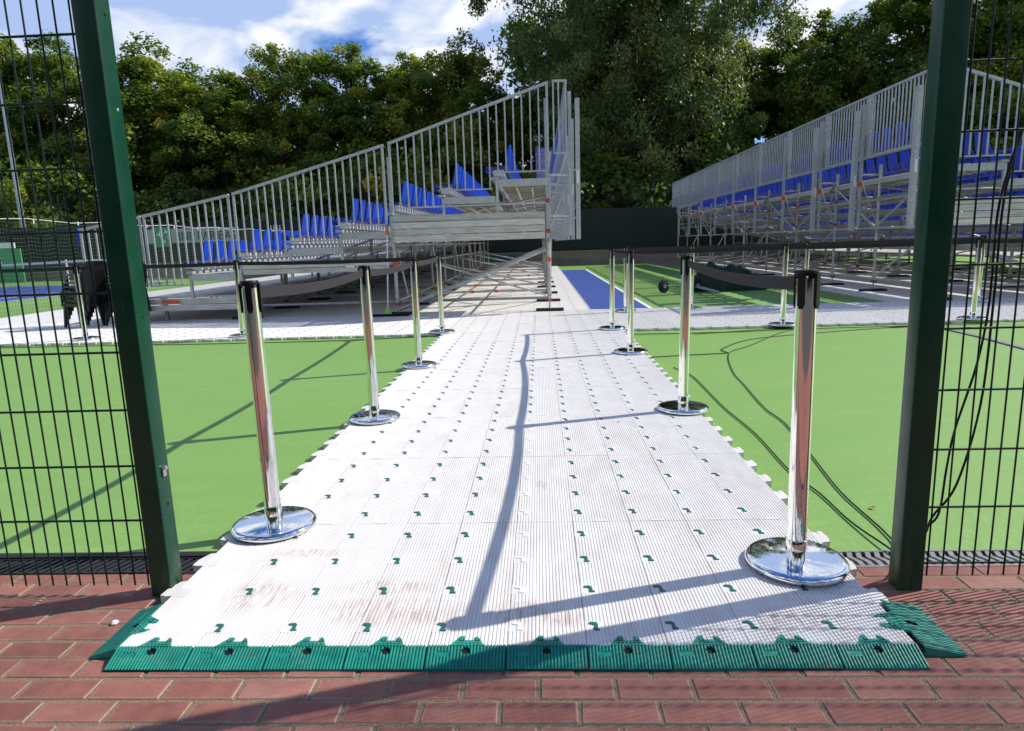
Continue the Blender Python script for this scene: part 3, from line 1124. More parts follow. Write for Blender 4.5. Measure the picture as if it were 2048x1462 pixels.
def grandstand(label, fx, bays, mirror, plates):
    YN, YF = bays[0] - .14, bays[-1] + .2
    s = -1 if mirror else 1
    g = empty('grandstand', (fx(-3), (YN + YF) / 2, 0), label, 'grandstand', 'temporary scaffold grandstands')

    def P(x, y, z):
        return (fx(x), y, z)

    def bx(name, lo, hi, mat, par=g):
        a, c_ = fx(lo[0]), fx(hi[0])
        return box(name, par, (min(a, c_), lo[1], lo[2]), (max(a, c_), hi[1], hi[2]), mat)

    def tb(name, p, q, r, mat='scaffold_tube', par=g):
        return tube(name, par, P(*p), P(*q), r, mat)
    rr = random.Random(3 if mirror else 5)
    # columns on screw jacks and sole boards
    for i, y in enumerate(bays):
        for x, zt in ((.16, 2.62), (-2.63, 1.80), (-5.45, .86)):
            if x == -5.45:
                zb = .20
            else:
                zb = .24
            if i == 0 and x != -5.45:
                bx('column', (x - .035, y - .035, 1.30), (x + .035, y + .035, 3.70 if x > 0 else 2.82), 'galvanised')
                tb('column', (x, y, zb), (x, y, 1.30), .034)
            else:
                tb('column', (x, y, zb), (x, y, zt), .030)
            if x > -5:
                tb('collar', (x, y, 1.27), (x, y, 1.33), .044)
                tb('collar', (x, y, .30), (x, y, .34), .044)
            tb('base_jack', (x, y, .07), (x, y, zb + .04), .016)
            bx('jack_nut', (x - .05, y - .03, zb - .03), (x + .05, y + .03, zb + .02), 'rust_cap')
            bx('sole_board', (x - .25, y - .10, ZT + .001), (x + .25, y + .10, .078), 'black_board')
    # ledgers
    for i, y in enumerate(bays):
        tb('ledger', (.16, y + .05, .27), (-2.63, y + .05, .27), .026)
        tb('ledger', (-2.63, y + .05, .27), (-5.45, y + .05, .27), .024)
        if i:
            tb('ledger', (.16, y + .04, 2.20), (-2.63, y + .04, 1.72), .024)
            tb('ledger', (-2.63, y + .04, 1.70), (-5.45, y + .04, .84), .024)
        for xx in (-.35 - rr.random() * .8, -1.9 + rr.random() * .5):
            if rr.random() < .5:
                bx('coupler', (xx - .032, y + .020, .241), (xx + .032, y + .080, .300), 'orange_mark')
    for i in range(len(bays) - 1):
        ya, yb = bays[i], bays[i + 1]
        for x, zs in ((.16, (.30, 1.34, 1.92) if mirror else (1.34, 1.92)), (-2.63, (.30, .93, 1.30)), (-5.45, (.30,))):
            for z in zs:
                tb('ledger', (x + .035, ya, z), (x + .035, yb, z), .022)
        for x, zz_ in ((.16, (.92, 1.42, 1.95)), (-2.63, (.92, 1.33))):
            for z in zz_:
                if rr.random() < (.6 if mirror else .35):
                    bx('coupler', (x - .037, ya - .037, z), (x + .037, ya + .037, z + .075), 'orange_mark' if rr.random() < .6 else 'rust_cap')
        if i % 2 == 0:
            tb('brace', (.20, ya, 1.32), (.20, yb, .30), .022)
            tb('brace', (.20, ya, 2.40), (.20, yb, 1.36), .022)
            tb('brace', (-2.60, ya + .1, 1.25), (-2.60, ya + .9, .28), .020)
        else:
            tb('brace', (.20, yb, 2.30), (.20, ya, 1.36), .022)
        if i in (1, 3, 5, 7):
            tb('brace', (.10, ya + .15, .36), (-2.5, ya + .15, .98), .018)
    ye = bays[0]
    tb('brace', (.10, ye - .02, 1.14), (-2.60, ye - .02, .13), .036)
    tb('brace', (.10, ye + .16, 1.16), (-2.60, ye + .16, .15), .036)
    tb('brace', (.10, ye + .28, .30), (-1.9, ye + .28, .92), .020)
    # decks, joists and riser beams
    for di, (x, z) in enumerate(DECKS):
        xe = x + (.88 if di < 6 else .86)
        for i in range(len(bays) - 1):
            ya, yb = (YN if i == 0 else bays[i]), (YF if i == len(bays) - 2 else bays[i + 1])
            bx('deck', (x, ya + .006, z - .032), (xe, yb - .006, z), 'deck_metal')
            if di >= 3:
                for q in (.02, .35, .68):
                    yj = ya + (yb - ya) * q
                    bx('joist', (x + .052, yj, z - .11), (xe - .045, yj + .045, z - .033), 'weathered_board')
        bx('riser_beam', (x, YN - .002, z - .115), (x + .05, YF, z - .034), 'galvanised')
        bx('riser_beam', (xe - .043, YN - .002, z - .115), (xe, YF, z - .034), 'galvanised')
        bx('end_beam', (x - .002, YN - .045, z - .125), (xe + .002, YN - .004, z - .008), 'galvanised')
        if di >= 4:
            for q in (.33, .64):
                xq = x + .88 * q
                bx('joist', (xq, YN + .05, z - .155), (xq + .04, YF - .05, z - .112), 'weathered_board')
        # step post between this deck and the one below
        zb = DECKS[di - 1][1] - .30 if di else .30
        bx('step_post', (x - .052, YN - .05, zb), (x - .005, YN - .003, z - .02), 'galvanised')
        for y in bays[1:]:
            bx('step_post', (x - .05, y - .025, zb - .1), (x - .004, y + .025, z - .035), 'scaffold_tube')
        # seat support rail
        bx('seat_rail', (x - .14, YN + .04, z + .005), (x - .02, YF - .02, z + .050), 'galvanised')
    bx('seat_rail', (.19, YN + .06, 2.79), (.24, YF, 2.82), 'galvanised')
    # end fascias of weathered boards
    for (xa, xb, z0, z1, n) in ((-2.58, .10, 1.335, 1.80, 4), (-5.36, -2.70, .84, 1.035, 2), (-7.9, -5.53, .225, .455, 2)):
        h = (z1 - z0) / n
        for k in range(n):
            dy = rr.uniform(-.014, .014)
            bx('fascia_board', (xa, YN - .060 + dy, z0 + k * h + .006), (xb, YN - .006 + dy, z0 + (k + 1) * h - .006), 'weathered_board')
    bx('orange_plate', (-6.93, YN - .075, .37), (-6.60, YN - .070, .42), 'orange_mark')
    # thick stringer behind the upper fascia
    for k in range(3):
        bx('plank', (-2.5 + k * .86, YN + .02, 1.336), (-1.66 + k * .86, YN + .95, 1.38), 'weathered_board')
    # low front gangway
    bx('gangway', (-8.3, YN, .455), (-5.5, YF, .485), 'deck_metal')
    for xs in (-8.2, -7.0):
        for y in bays:
            bx('gangway_leg', (xs, y - .03, ZT), (xs + .05, y + .03, .455), 'scaffold_tube')
    tb('cross_rail', (-2.55, YN - .03, 1.93), (.12, YN - .03, 1.95), .016, 'galvanised')
    # side railings
    for yr in (YN - .025, YF + .02):
        for xa, xb in ((-8.32, -7.16), (-7.12, -5.50), (-5.44, -2.68), (-2.60, .20)):
            za, zb = rail_z(xa), rail_z(xb)
            p = empty('railing', P((xa + xb) / 2, yr, za))
            p.parent = g
            p.matrix_parent_inverse = WM[g.name].inverted()
            bar('top_rail', p, P(xa, yr, za), P(xb, yr, zb), .045, .045, 'galvanised')
            n = int((xb - xa) / .145)
            for k in range(n + 1):
                x = xa + .022 + (xb - xa - .044) * k / n
                zl = .70
                for j, (xd, zd) in enumerate(DECKS):
                    if x >= xd - .11:
                        zl = zd + .125
                w = .020 if k in (0, n) else .012
                a = fx(x)
                box('baluster', p, (a - w, yr - .012, zl), (a + w, yr + .012, rail_z(x) - .02), 'galvanised')
            for j, (xd, zd) in enumerate([(-8.3, .575)] + DECKS):
                xn = DECKS[j][0] if j < 7 else .25
                l, r_ = max(xa, xd - .11), min(xb, xn - .11)
                if r_ - l > .05:
                    bx('bottom_rail', (l, yr - .016, zd + .105), (r_, yr + .016, zd + .128), 'galvanised', p)
    bx('end_cap', (-8.36, YN - .04, 1.45), (-8.325, YN - .005, 1.78), 'blue_seat')
    # back guard panels
    for i in range(len(bays) - 1):
        ya, yb = bays[i] - .10, bays[i + 1] - .14
        X = .50
        p = empty('guard_panel', P(X, ya, 2.76))
        p.parent = g
        p.matrix_parent_inverse = WM[g.name].inverted()
        bar('top_rail', p, P(X, ya, 3.945), P(X, yb, 3.945), .045, .04, 'galvanised')
        bar('bottom_rail', p, P(X, ya, 2.775), P(X, yb, 2.775), .045, .03, 'galvanised')
        for y in (ya, yb - .09):
            bx('side_plate', (X - .012, y, 2.79), (X + .012, y + .09, 3.925), 'galvanised', p)
            for q in range(8):
                zq = 2.9 + q * .13
                bx('slot', (X + .0125, y + .04, zq), (X + .0145, y + .052, zq + .018), 'black_plastic', p)
        n = max(8, int((yb - ya - .2) / .125))
        for k in range(n):
            y = ya + .12 + (yb - ya - .30) * k / (n - 1)
            bx('slat', (X - .008, y, 2.79), (X + .008, y + .034, 3.925), 'galvanised', p)
        bx('tail_tube', (.535, bays[i] - .03, 1.37), (.595, bays[i] + .03, 3.80), 'galvanised')
        if mirror:
            bx('coupler', (.531, bays[i] - .034, 2.19), (.599, bays[i] + .034, 2.29), 'orange_mark')
        tb('bracket', (.16, bays[i], 2.42), (.56, bays[i], 2.42), .020, 'galvanised')
        tb('bracket', (.16, bays[i], 1.72), (.56, bays[i], 1.72), .020, 'galvanised')
        tb('bracket', (.18, bays[i] + .04, 1.50), (.54, bays[i] + .04, 2.36), .014, 'galvanised')
        if i < plates:
            bx('upright_plate', (.66, bays[i] - .06, 1.30), (.735, bays[i] + .06, 3.68), 'galvanised')
            tb('bracket', (.56, bays[i], 2.50), (.66, bays[i], 2.50), .018, 'galvanised')
            tb('bracket', (.56, bays[i], 1.68), (.66, bays[i], 1.68), .018, 'galvanised')
            bx('label', (.675, bays[i] - .062, 2.26 - .07 * (i % 3)), (.72, bays[i] - .0605, 2.48 - .07 * (i % 3)), 'white_label')
    # short return of the guard at the near end
    p = empty('guard_panel', P(.42, YN, 2.76))
    p.parent = g
    p.matrix_parent_inverse = WM[g.name].inverted()
    bx('top_rail', (.27, YN - .02, 3.93), (.52, YN + .02, 3.965), 'galvanised', p)
    bx('bottom_rail', (.27, YN - .02, 2.76), (.52, YN + .02, 2.785), 'galvanised', p)
    for x in (.285, .375, .50):
        bx('slat', (x - .013, YN - .012, 2.785), (x + .013, YN + .012, 3.93), 'galvanised', p)
    # seats
    rows = [(x, z) for x, z in DECKS] + [(.19, 2.665)]
    R = Matrix.Diagonal((s, 1, 1, 1))
    rest = None
    nper = 37
    R0 = [v.co.copy() for v in SEAT.vertices]
    F0 = [tuple(q.vertices) for q in SEAT.polygons]
    MI0 = [q.material_index for q in SEAT.polygons]
    rest = MB()
    for x, z in rows:
        for k in range(int((YF - YN - .5) / .50)):
            y = YN + .34 + .50 * k
            m = T(P(x - .02, y, z + .205)) @ R @ Matrix.Rotation(rr.uniform(-.012, .012), 4, 'Z')
            if k < nper:
                inst('seat', SEAT_TOP if z > 2.5 or mirror else SEAT, m, g)
            else:
                b0 = len(rest.v)
                rest.v += [tuple(m @ q) for q in R0]
                rest.f += [tuple(i + b0 for i in q) for q in F0]
                rest.mi += MI0
    if rest.v:
        o = rest.build('far_seats', ['blue_seat', 'white_label', 'galvanised'], g)
        o['kind'] = 'stuff'
    return g


grandstand('temporary grandstand left of the blue court strip, open steel end with sloping railing', lambda x: x,
           [12.21, 14.2, 16.36, 18.6, 20.75, 23.0, 25.25, 27.45, 29.75, 32.05, 34.4], False, 9)
grandstand('temporary grandstand on the right, its slatted high back facing the court', lambda x: 7.2 - x,
           [12.30, 14.57, 16.6, 19.0, 21.4, 23.8, 26.2, 28.4, 30.6, 32.8, 35.0], True, 3)

# ------------------------------------------------------------------ boundary wall, windscreen, back fence
wall = empty('boundary_wall', (0, 36.2, 0), 'low stained concrete wall along the far end of the courts', 'wall')
for k in range(20):
    x = -46 + k * 4.6
    box('wall_panel', wall, (x, 36.06, -.03), (x + 4.585, 36.30, .70 + .002 * (k % 3)), 'concrete')
    box('coping', wall, (x, 36.02, .703), (x + 4.585, 36.32, .76), 'concrete')
box('paint_patch', wall, (-3.3, 36.052, .10), (-.6, 36.058, .66), 'teal_paint')
scr = empty('windscreen_fence', (0, 36.2, .76), 'long dark green windscreen fabric on posts above the concrete wall', 'fence')
for k in range(23):
    box('fence_post', scr, (-46 + 4 * k, 36.20, .76), (-45.94 + 4 * k, 36.26, 4.6), 'wire_green')
b = MB()
N = 92
vs_ = []
for i in range(N + 1):
    x = -46 + i
    y = 36.16 + .025 * math.sin(i * 1.7) + .015 * math.sin(i * .6)
    zt_ = 2.88 + .02 * math.sin(i * 1.57)
    vs_ += [(x, y, .77), (x, y + .004, zt_), (x, y + .012, .77), (x, y + .016, zt_)]
fs = []
for i in range(N):
    q = i * 4
    fs += [(q, q + 4, q + 5, q + 1), (q + 2, q + 3, q + 7, q + 6), (q + 1, q + 5, q + 7, q + 3)]
b.add(vs_, fs)
b.build('fabric', 'windscreen', scr)
b = MB()
for k in range(9):
    z = 2.95 + .2 * k
    b.box((-46, 36.222, z), (42, 36.228, z + .006))
for k in range(880):
    x = -46 + .1 * k
    b.box((x, 36.219, 2.9), (x + .005, 36.222, 4.6))
o = b.build('wire_mesh', 'wire_green', scr)
o['kind'] = 'stuff'
# small crown emblem printed on the fabric
b = MB()
cx, cz = -14.2, 2.42
b.add([(cx - .30, 36.11, cz - .16), (cx + .30, 36.11, cz - .16), (cx + .26, 36.11, cz - .10), (cx - .26, 36.11, cz - .10)], [(0, 1, 2, 3)])
for q in range(5):
    xq = cx - .32 + .16 * q
    b.add([(xq - .045, 36.11, cz - .07), (xq + .045, 36.11, cz - .07), (xq + .02, 36.11, cz + .09), (xq - .02, 36.11, cz + .09)], [(0, 1, 2, 3)])
    b.lathe([(.0, -.002), (.035, 0)], 8, 0, (0, 0), T((xq, 36.108, cz + .13)) @ Matrix.Rotation(math.pi / 2, 4, 'X'))
b.build('crown_emblem', 'banner_white', scr)


def lettering(text, parent, x, y, z, size, mat, width=None, rz=0.0):
    cu = bpy.data.curves.new('lettering', 'FONT')
    cu.body = text
    cu.size = size
    cu.extrude = .004
    cu.materials.append(M[mat])
    o = bpy.data.objects.new('lettering', cu)
    m = T((x, y, z)) @ Matrix.Rotation(rz, 4, 'Z') @ Matrix.Rotation(math.pi / 2, 4, 'X')
    if width:
        m = m @ Matrix.Diagonal((width, 1, 1, 1))
    me = bpy.data.meshes.new_from_object(o)
    bpy.data.objects.remove(o)
    return put(bpy.data.objects.new('lettering', me), m, parent)


# sponsor banner
ban = empty('sponsor_banner', (-18.6, 36.0, 1.6), 'pale banner with green square logo and dark capitals behind the low seats', 'banner')
box('cloth', ban, (-21.15, 36.055, 1.80), (-16.1, 36.075, 2.56), 'banner_pale')
box('logo_square', ban, (-20.85, 36.030, 1.62), (-19.85, 36.050, 2.66), 'banner_green')
lettering('BNP PARIBAS', ban, -19.62, 36.045, 1.93, .66, 'letter_dark', .86)
b = MB()


def star(cx, cz, r, sx=1.0, rot=0.0):
    pts = []
    for q in range(8):
        a = q * math.pi / 4 + rot
        rr_ = r if q % 2 == 0 else r * .38
        pts.append((cx + rr_ * math.cos(a) * sx, 36.024, cz + rr_ * math.sin(a)))
    b.add(pts + [(cx, 36.02, cz)], [(q, (q + 1) % 8, 8) for q in range(8)])


star(-20.45, 2.28, .20)
star(-20.10, 2.42, .14, 1, .4)
star(-20.02, 2.14, .09, 1, .2)
star(-20.28, 1.90, .12, 1.6, .6)
b.build('logo_stars', 'banner_white', ban)

# green box banner far left
gb = empty('green_banner', (-27.3, 34, 0), 'green advertising board with white capitals cut by the left picture edge', 'banner')
box('board', gb, (-30.2, 33.98, .02), (-26.75, 34.05, 1.75), 'banner_green')
box('top_sign', gb, (-29.4, 33.96, 1.78), (-27.0, 34.02, 2.06), 'banner_white')
lettering('PARIBAS', gb, -30.05, 33.97, .92, .62, 'banner_white', .98)
for x in (-29.9, -27.0):
    box('leg', gb, (x, 34.055, -.02), (x + .08, 34.12, 1.7), 'wire_green')

# divider net along the left mat edge
net = empty('divider_net', (-11.55, 22, 0), 'tall green divider net hung on a cable beside the left court', 'net')
NX = -11.55
b = MB()
b.path([(NX, 6 + .75 * i, 2.11 + .03 * math.cos(i * math.pi * .5)) for i in range(41)], .008, 5)
b.build('top_cable', 'rope_white', net)
b = MB()
for j in range(24):
    z = .05 + .088 * j
    pts = []
    for i in range(121):
        y = 6 + .25 * i
        fest = .045 * abs(math.sin(math.pi * i / 3.0)) * (z / 2.1)
        pts.append((NX + .03 * math.sin(i * .7 + j * .05), y, z - fest + .006 * math.sin(i * 1.9 + j)))
    b.path(pts, .0026, 3)
for i in range(330):
    y = 6 + .0915 * i
    xo = .03 * math.sin((y - 6) / .25 * .7)
    b.path([(NX + xo, y, .03), (NX + xo, y, 1.1), (NX + xo, y, 2.08)], .0024, 3)
o = b.build('netting', 'net_fine', net)
o['kind'] = 'stuff'
for i in range(20):
    box('hanger', net, (NX - .006, 6.2 + 1.5 * i, 2.03), (NX + .006, 6.23 + 1.5 * i, 2.12), 'rope_white')
for y in (13.2, 36.0):
    tube('net_pole', net, (NX, y, 0), (NX, y, 2.6), .03, 'wire_green')

# tennis net on the side court
tn = empty('tennis_net', (-22, 24, 0), 'tennis net with white tape on the blue side court', 'net')
b = MB()
tp = []
for i in range(13):
    s = i / 12
    x = -29.5 + 14.4 * s
    tp.append((x, 24.0 - .02 * i, 1.16 - .16 * (1 - abs(2 * s - 1)) if x < -17.1 else 1.14))
vs_, fs = [], []
for x, y, z in tp:
    vs_ += [(x, y - .01, z), (x, y - .01, z - .075), (x, y + .01, z), (x, y + .01, z - .075)]
for i in range(12):
    q = i * 4
    fs += [(q, q + 1, q + 5, q + 4), (q + 2, q + 6, q + 7, q + 3), (q, q + 4, q + 6, q + 2), (q + 1, q + 3, q + 7, q + 5)]
b.add(vs_, fs)
b.build('white_tape', 'banner_white', tn)
b = MB()
for k in range(22):
    z = .04 + .045 * k
    b.path([(x, y, z * (zz_ - .07) / 1.04) for x, y, zz_ in tp], .004, 3)
for i in range(200):
    x = -29.5 + .072 * i
    b.path([(x, 23.9, .03), (x, 23.9, 1.0)], .003, 3)
o = b.build('netting', 'net_green', tn)
o['kind'] = 'stuff'
box('singles_stick', tn, (-17.14, 23.80, 0), (-17.09, 23.84, 1.16), 'banner_white')
for x in (-29.6, -15.05):
    tube('net_post', tn, (x, 23.85, 0), (x, 23.85, 1.17), .045, 'wire_green')

# light pole far left
lp = empty('light_pole', (-28.75, 37, 0), 'tall pale grey floodlight pole behind the left wire fence', 'pole')
b = MB()
b.lathe([(.17, -.03), (.17, .1), (.15, .12), (.085, 12.4)], 14)
b.build('shaft', 'pole_grey', lp, T((-28.75, 37, 0)), True)
bar('arm', lp, (-28.75, 37, 12.4), (-28.35, 36.5, 12.65), .07, .06, 'pole_grey')
b = MB()
b.prism([(-.30, -.12), (.30, -.16), (.36, 0), (.30, .16), (-.30, .12)], -.05, .06)
b.build('lamp_head', 'pole_grey', lp, T((-28.25, 36.4, 12.7)) @ Matrix.Rotation(-.9, 4, 'Z'))

# ------------------------------------------------------------------ things on the mats


def chair_mesh(part):
    b = MB()
    if part == 'seat':
        n = 7
        vs_ = []
        for sgn in (0, -.055):
            for i in range(n):
                for j in range(n):
                    u, v_ = i / (n - 1), j / (n - 1)
                    x = (-.22 + .44 * v_)
                    w = .21 + .02 * (1 - v_)
                    vs_.append((x, (u - .5) * 2 * w, .43 + .012 * ((u - .5) * 2) ** 2 - .035 * max(0, .25 - v_) * 4 * (.25 - v_) * 4 * .5 - .02 * v_ + sgn))
        fs = []
        m = n * n
        for i in range(n - 1):
            for j in range(n - 1):
                q = i * n + j
                fs += [(q, q + 1, q + n + 1, q + n), (m + q, m + q + n, m + q + n + 1, m + q + 1)]
        for i in range(n - 1):
            for a in (0, n - 1):
                q = i * n + a
                fs.append((q, q + n, m + q + n, m + q))
                q2 = a * n + i
                fs.append((q2, q2 + 1, m + q2 + 1, m + q2))
        b.add(vs_, fs)
    elif part == 'back':
        st_ = [(.21, .40, .20), (.235, .50, .205), (.275, .66, .215), (.315, .82, .20), (.325, .86, .15)]
        vs_ = []
        for d in (0, .018):
            for x, z, w in st_:
                for k in range(5):
                    a = (k / 4 - .5) * 2
                    vs_.append((x + d - .035 * a * a, a * w, z))
        fs = []
        m = 25
        for i in range(4):
            for k in range(4):
                q = i * 5 + k
                fs += [(q, q + 1, q + 6, q + 5), (m + q, m + q + 5, m + q + 6, m + q + 1)]
            for k in (0, 4):
                q = i * 5 + k
                fs.append((q, q + 5, m + q + 5, m + q))
        for i in (0, 4):
            for k in range(4):
                q = i * 5 + k
                fs.append((q, q + 1, m + q + 1, m + q))
        b.add(vs_, fs)
    return b.mesh('chair_' + part, 'chair_black', True, 45)


CS, CB = chair_mesh('seat'), chair_mesh('back')


def chair_leg(x, y):
    b = MB()
    sx_, sy_ = (1 if x > 0 else -1), (1 if y > 0 else -1)
    top = [(x - .03, y - .03), (x + .03, y - .03), (x + .03, y + .03), (x - .03, y + .03)]
    bot = [(x + sx_ * .05 - .018, y + sy_ * .03 - .018), (x + sx_ * .05 + .018, y + sy_ * .03 - .018), (x + sx_ * .05 + .018, y + sy_ * .03 + .018), (x + sx_ * .05 - .018, y + sy_ * .03 + .018)]
    b.add([(p[0], p[1], .43) for p in top] + [(p[0], p[1], 0) for p in bot], [(0, 1, 2, 3), (7, 6, 5, 4), (0, 4, 5, 1), (1, 5, 6, 2), (2, 6, 7, 3), (3, 7, 4, 0)])
    return b.mesh('chair_leg', 'chair_black')


CL = [chair_leg(x, y) for x in (-.18, .19) for y in (-.17, .17)]
ab = MB()
ab.path([(.26, -.215, .62), (.10, -.235, .645), (-.12, -.235, .64), (-.19, -.225, .60), (-.20, -.215, .42)], .017, 6)
CA1 = ab.mesh('armrest', 'chair_black', True, 60)
ab = MB()
ab.path([(.26, .215, .62), (.10, .235, .645), (-.12, .235, .64), (-.19, .225, .60), (-.20, .215, .42)], .017, 6)
CA2 = ab.mesh('armrest', 'chair_black', True, 60)


def chair(x, y, z, rz, label, group):
    c_ = empty('plastic_chair', (x, y, z), label, 'chair', group, rz)
    m = WM[c_.name]
    inst('seat', CS, m, c_)
    inst('backrest', CB, m, c_)
    for q in CL:
        inst('leg', q, m, c_)
    inst('armrest', CA1, m, c_)
    inst('armrest', CA2, m, c_)


CG = 'stacked black plastic chairs'
for i, w in enumerate(('lowest', 'second', 'third', 'fourth', 'top')):
    chair(-8.12 + .040 * i, 11.55, ZT + .072 * i, -.42, '%s black plastic chair of the stack behind the wire fence, left of the gate post' % w, CG)
for i, w in enumerate(('lowest', 'second', 'third', 'top')):
    chair(-7.50 + .040 * i, 11.75, ZT + .072 * i, -.30, '%s black plastic chair of the stack half hidden by the left gate post' % w, CG)

# floor squeegee leaning on the stand
sq = empty('floor_squeegee', (-2.75, 11.93, ZT), 'floor squeegee with pale pole leaning on the left stand end', 'squeegee')
tube('pole', sq, (-2.755, 11.94, .10), (-2.695, 12.0, 1.50), .013, 'squeegee_pole')
tube('grip', sq, (-2.696, 11.999, 1.47), (-2.690, 12.004, 1.62), .017, 'orange_mark')
box('blade', sq, (-3.11, 11.90, ZT), (-2.37, 11.94, .080), 'black_plastic')
b = MB()
b.add([(-2.84, 11.91, .081), (-2.68, 11.91, .081), (-2.68, 11.93, .081), (-2.84, 11.93, .081), (-2.775, 11.93, .19), (-2.735, 11.93, .19), (-2.735, 11.95, .19), (-2.775, 11.95, .19)],
      [(0, 1, 2, 3), (4, 5, 6, 7), (0, 1, 5, 4), (1, 2, 6, 5), (2, 3, 7, 6), (3, 0, 4, 7)])
b.build('socket', 'squeegee_green', sq)

# court roller and the heap of netting
ro = empty('court_roller', (3.2, 16, 0), 'black wheeled water roller lying on the green court', 'roller')
b = MB()
b.lathe([(.0, -.03), (.10, -.03), (.155, -.02), (.155, .02), (.10, .03), (0, .03)], 24)
wme = b.mesh('wheel', 'rubber_black', True, 40)
for x in (2.90, 3.67):
    inst('wheel', wme, T((x, 16.0, .155)) @ Matrix.Rotation(.55, 4, 'Z') @ Matrix.Rotation(math.pi / 2, 4, 'X'), ro)
for x in (2.90, 3.67):
    tube('hub', ro, (x + .016, 15.974, .155), (x + .026, 15.958, .155), .045, 'galvanised')
tube('axle', ro, (2.90, 16.05, .155), (3.60, 16.05, .155), .02, 'galvanised')
tube('handle', ro, (3.50, 16.1, .16), (3.98, 15.5, .03), .018, 'pole_grey')
tube('handle', ro, (3.62, 16.1, .16), (4.06, 15.55, .03), .018, 'pole_grey')

npile = empty('net_pile', (4.5, 16.4, 0), 'heap of dark green netting dumped on the court beside the roller', 'net')
b = MB()
nu, nv = 40, 18
prng = np.random.default_rng(4)


def mound(u, v_):
    a = u * 2 * math.pi
    rx, ry = .92, .40
    r = math.sin(v_ * math.pi / 2)
    wob = 1 + .10 * math.sin(3 * a + 1) + .06 * math.sin(7 * a) + .05 * math.sin(11 * a + v_ * 9)
    x, y = rx * r * wob * math.cos(a), ry * r * wob * math.sin(a)
    e = max(0.0, math.cos(v_ * math.pi / 2)) ** .5
    h = e * (.50 * math.exp(-((x + .42) / .42) ** 2) + .40 * math.exp(-((x - .40) / .46) ** 2) + .10)
    h *= 1 + .16 * math.sin(x * 9 + y * 4) + .12 * math.sin(x * 17 + y * 11) + .10 * math.sin(y * 21)
    return Vector((4.48 + x, 16.35 + y, max(.004, h)))


vs_ = [mound(i / nu, j / nv) for j in range(nv + 1) for i in range(nu)]
fs = [(j * nu + i, j * nu + (i + 1) % nu, (j + 1) * nu + (i + 1) % nu, (j + 1) * nu + i) for j in range(nv) for i in range(nu)]
b.add(vs_, fs)
b.build('inner_heap', 'net_green', npile)
b = MB()
for i in range(420):
    u, v_ = prng.random(), .25 + .75 * prng.random()
    pts = []
    du, dv = prng.normal(0, .012), prng.normal(0, .03)
    for q in range(6):
        p = mound(u, min(1, max(.02, v_)))
        pts.append(p + Vector((prng.normal(0, .008), prng.normal(0, .008), .006 + .02 * prng.random())))
        u += du
        v_ += dv
    b.path(pts, .0045, 3)
o = b.build('strands', 'net_fine' if False else 'net_green', npile)
o['kind'] = 'stuff'
mk('net_strand', (.015, .085, .035), .6)
o.data.materials[0] = M['net_strand']

# cables


def smooth_path(pts, n=6):
    pts = [Vector(p) for p in pts]
    out = []
    for i in range(len(pts) - 1):
        p0, p1, p2, p3 = pts[max(i - 1, 0)], pts[i], pts[i + 1], pts[min(i + 2, len(pts) - 1)]
        for k in range(n):
            t_ = k / n
            out.append(.5 * ((2 * p1) + (p2 - p0) * t_ + (2 * p0 - 5 * p1 + 4 * p2 - p3) * t_ ** 2 + (3 * p1 - p0 - 3 * p2 + p3) * t_ ** 3))
    out.append(pts[-1])
    return out


def cable(pts, r, label):
    b = MB()
    b.path(smooth_path(pts), r, 6)
    o = b.build('cable', 'cable_black', None, None, True, 80)
    tag(o, label, 'cable', 'black cables')


cz_ = .006
cable([(1.30, 6.60, cz_), (1.38, 6.223, cz_), (1.383, 5.836, cz_), (1.357, 4.932, cz_), (1.37, 4.262, cz_), (1.331, 3.535, cz_), (1.356, 3.202, cz_), (1.353, 2.868, cz_), (1.375, 2.60, cz_ + .01), (1.40, 2.42, .02), (1.408, 2.40, .17), (1.446, 2.39, .243), (1.453, 2.38, .418), (1.458, 2.36, .57), (1.499, 2.34, .809), (1.514, 2.33, 1.023), (1.513, 2.33, 1.315), (1.539, 2.33, 1.479), (1.567, 2.33, 1.608), (1.568, 2.33, 1.843), (1.60, 2.33, 2.6)], .0041,
      'black cable lying close beside the mat teeth, then climbing the right wire fence')
cable([(3.6, 9.3, cz_), (3.113, 8.829, cz_), (2.43, 7.855, cz_), (2.06, 7.37, cz_), (1.814, 6.371, cz_), (1.732, 5.696, cz_), (1.644, 4.908, cz_), (1.641, 4.488, cz_), (1.553, 3.831, cz_), (1.466, 3.231, cz_), (1.45, 2.812, cz_), (1.43, 2.60, .02), (1.408, 2.42, .12), (1.43, 2.40, .225), (1.494, 2.38, .359), (1.538, 2.36, .662), (1.531, 2.335, 1.022), (1.53, 2.335, 1.314), (1.547, 2.335, 1.479), (1.60, 2.335, 1.75), (1.70, 2.335, 2.6)], .0041,
      'outer black cable snaking over the green court to the right wire fence')
cable([(2.05, 7.38, cz_), (2.03, 7.55, cz_), (2.093, 7.717, cz_), (2.573, 8.323, cz_), (3.4, 8.7, cz_), (5.0, 9.2, cz_)], .005, 'thin black cable curving over the court toward the right cross mats')
cable([(1.12, 7.20, cz_), (1.614, 7.297, cz_), (2.039, 7.36, cz_)], .005, 'short thin black cable from the walkway edge to the cable knot')
cable([(-9.0, 9.22, cz_), (-6.5, 9.20, cz_), (-4.5, 9.10, cz_), (-3.0, 9.12, cz_), (-1.6, 9.30, cz_)], .005, 'thin black cable in front of the left cross mats')
cable([(1.2, 9.05, cz_), (2.4, 9.02, cz_), (3.6, 9.16, cz_), (6.0, 9.22, cz_)], .005, 'thin black cable in front of the right cross mats')
b = MB()
pts = [(5.30, 9.2), (5.237, 8.926), (5.21, 8.125), (5.119, 7.255), (5.0, 6.3)]
vs_ = []
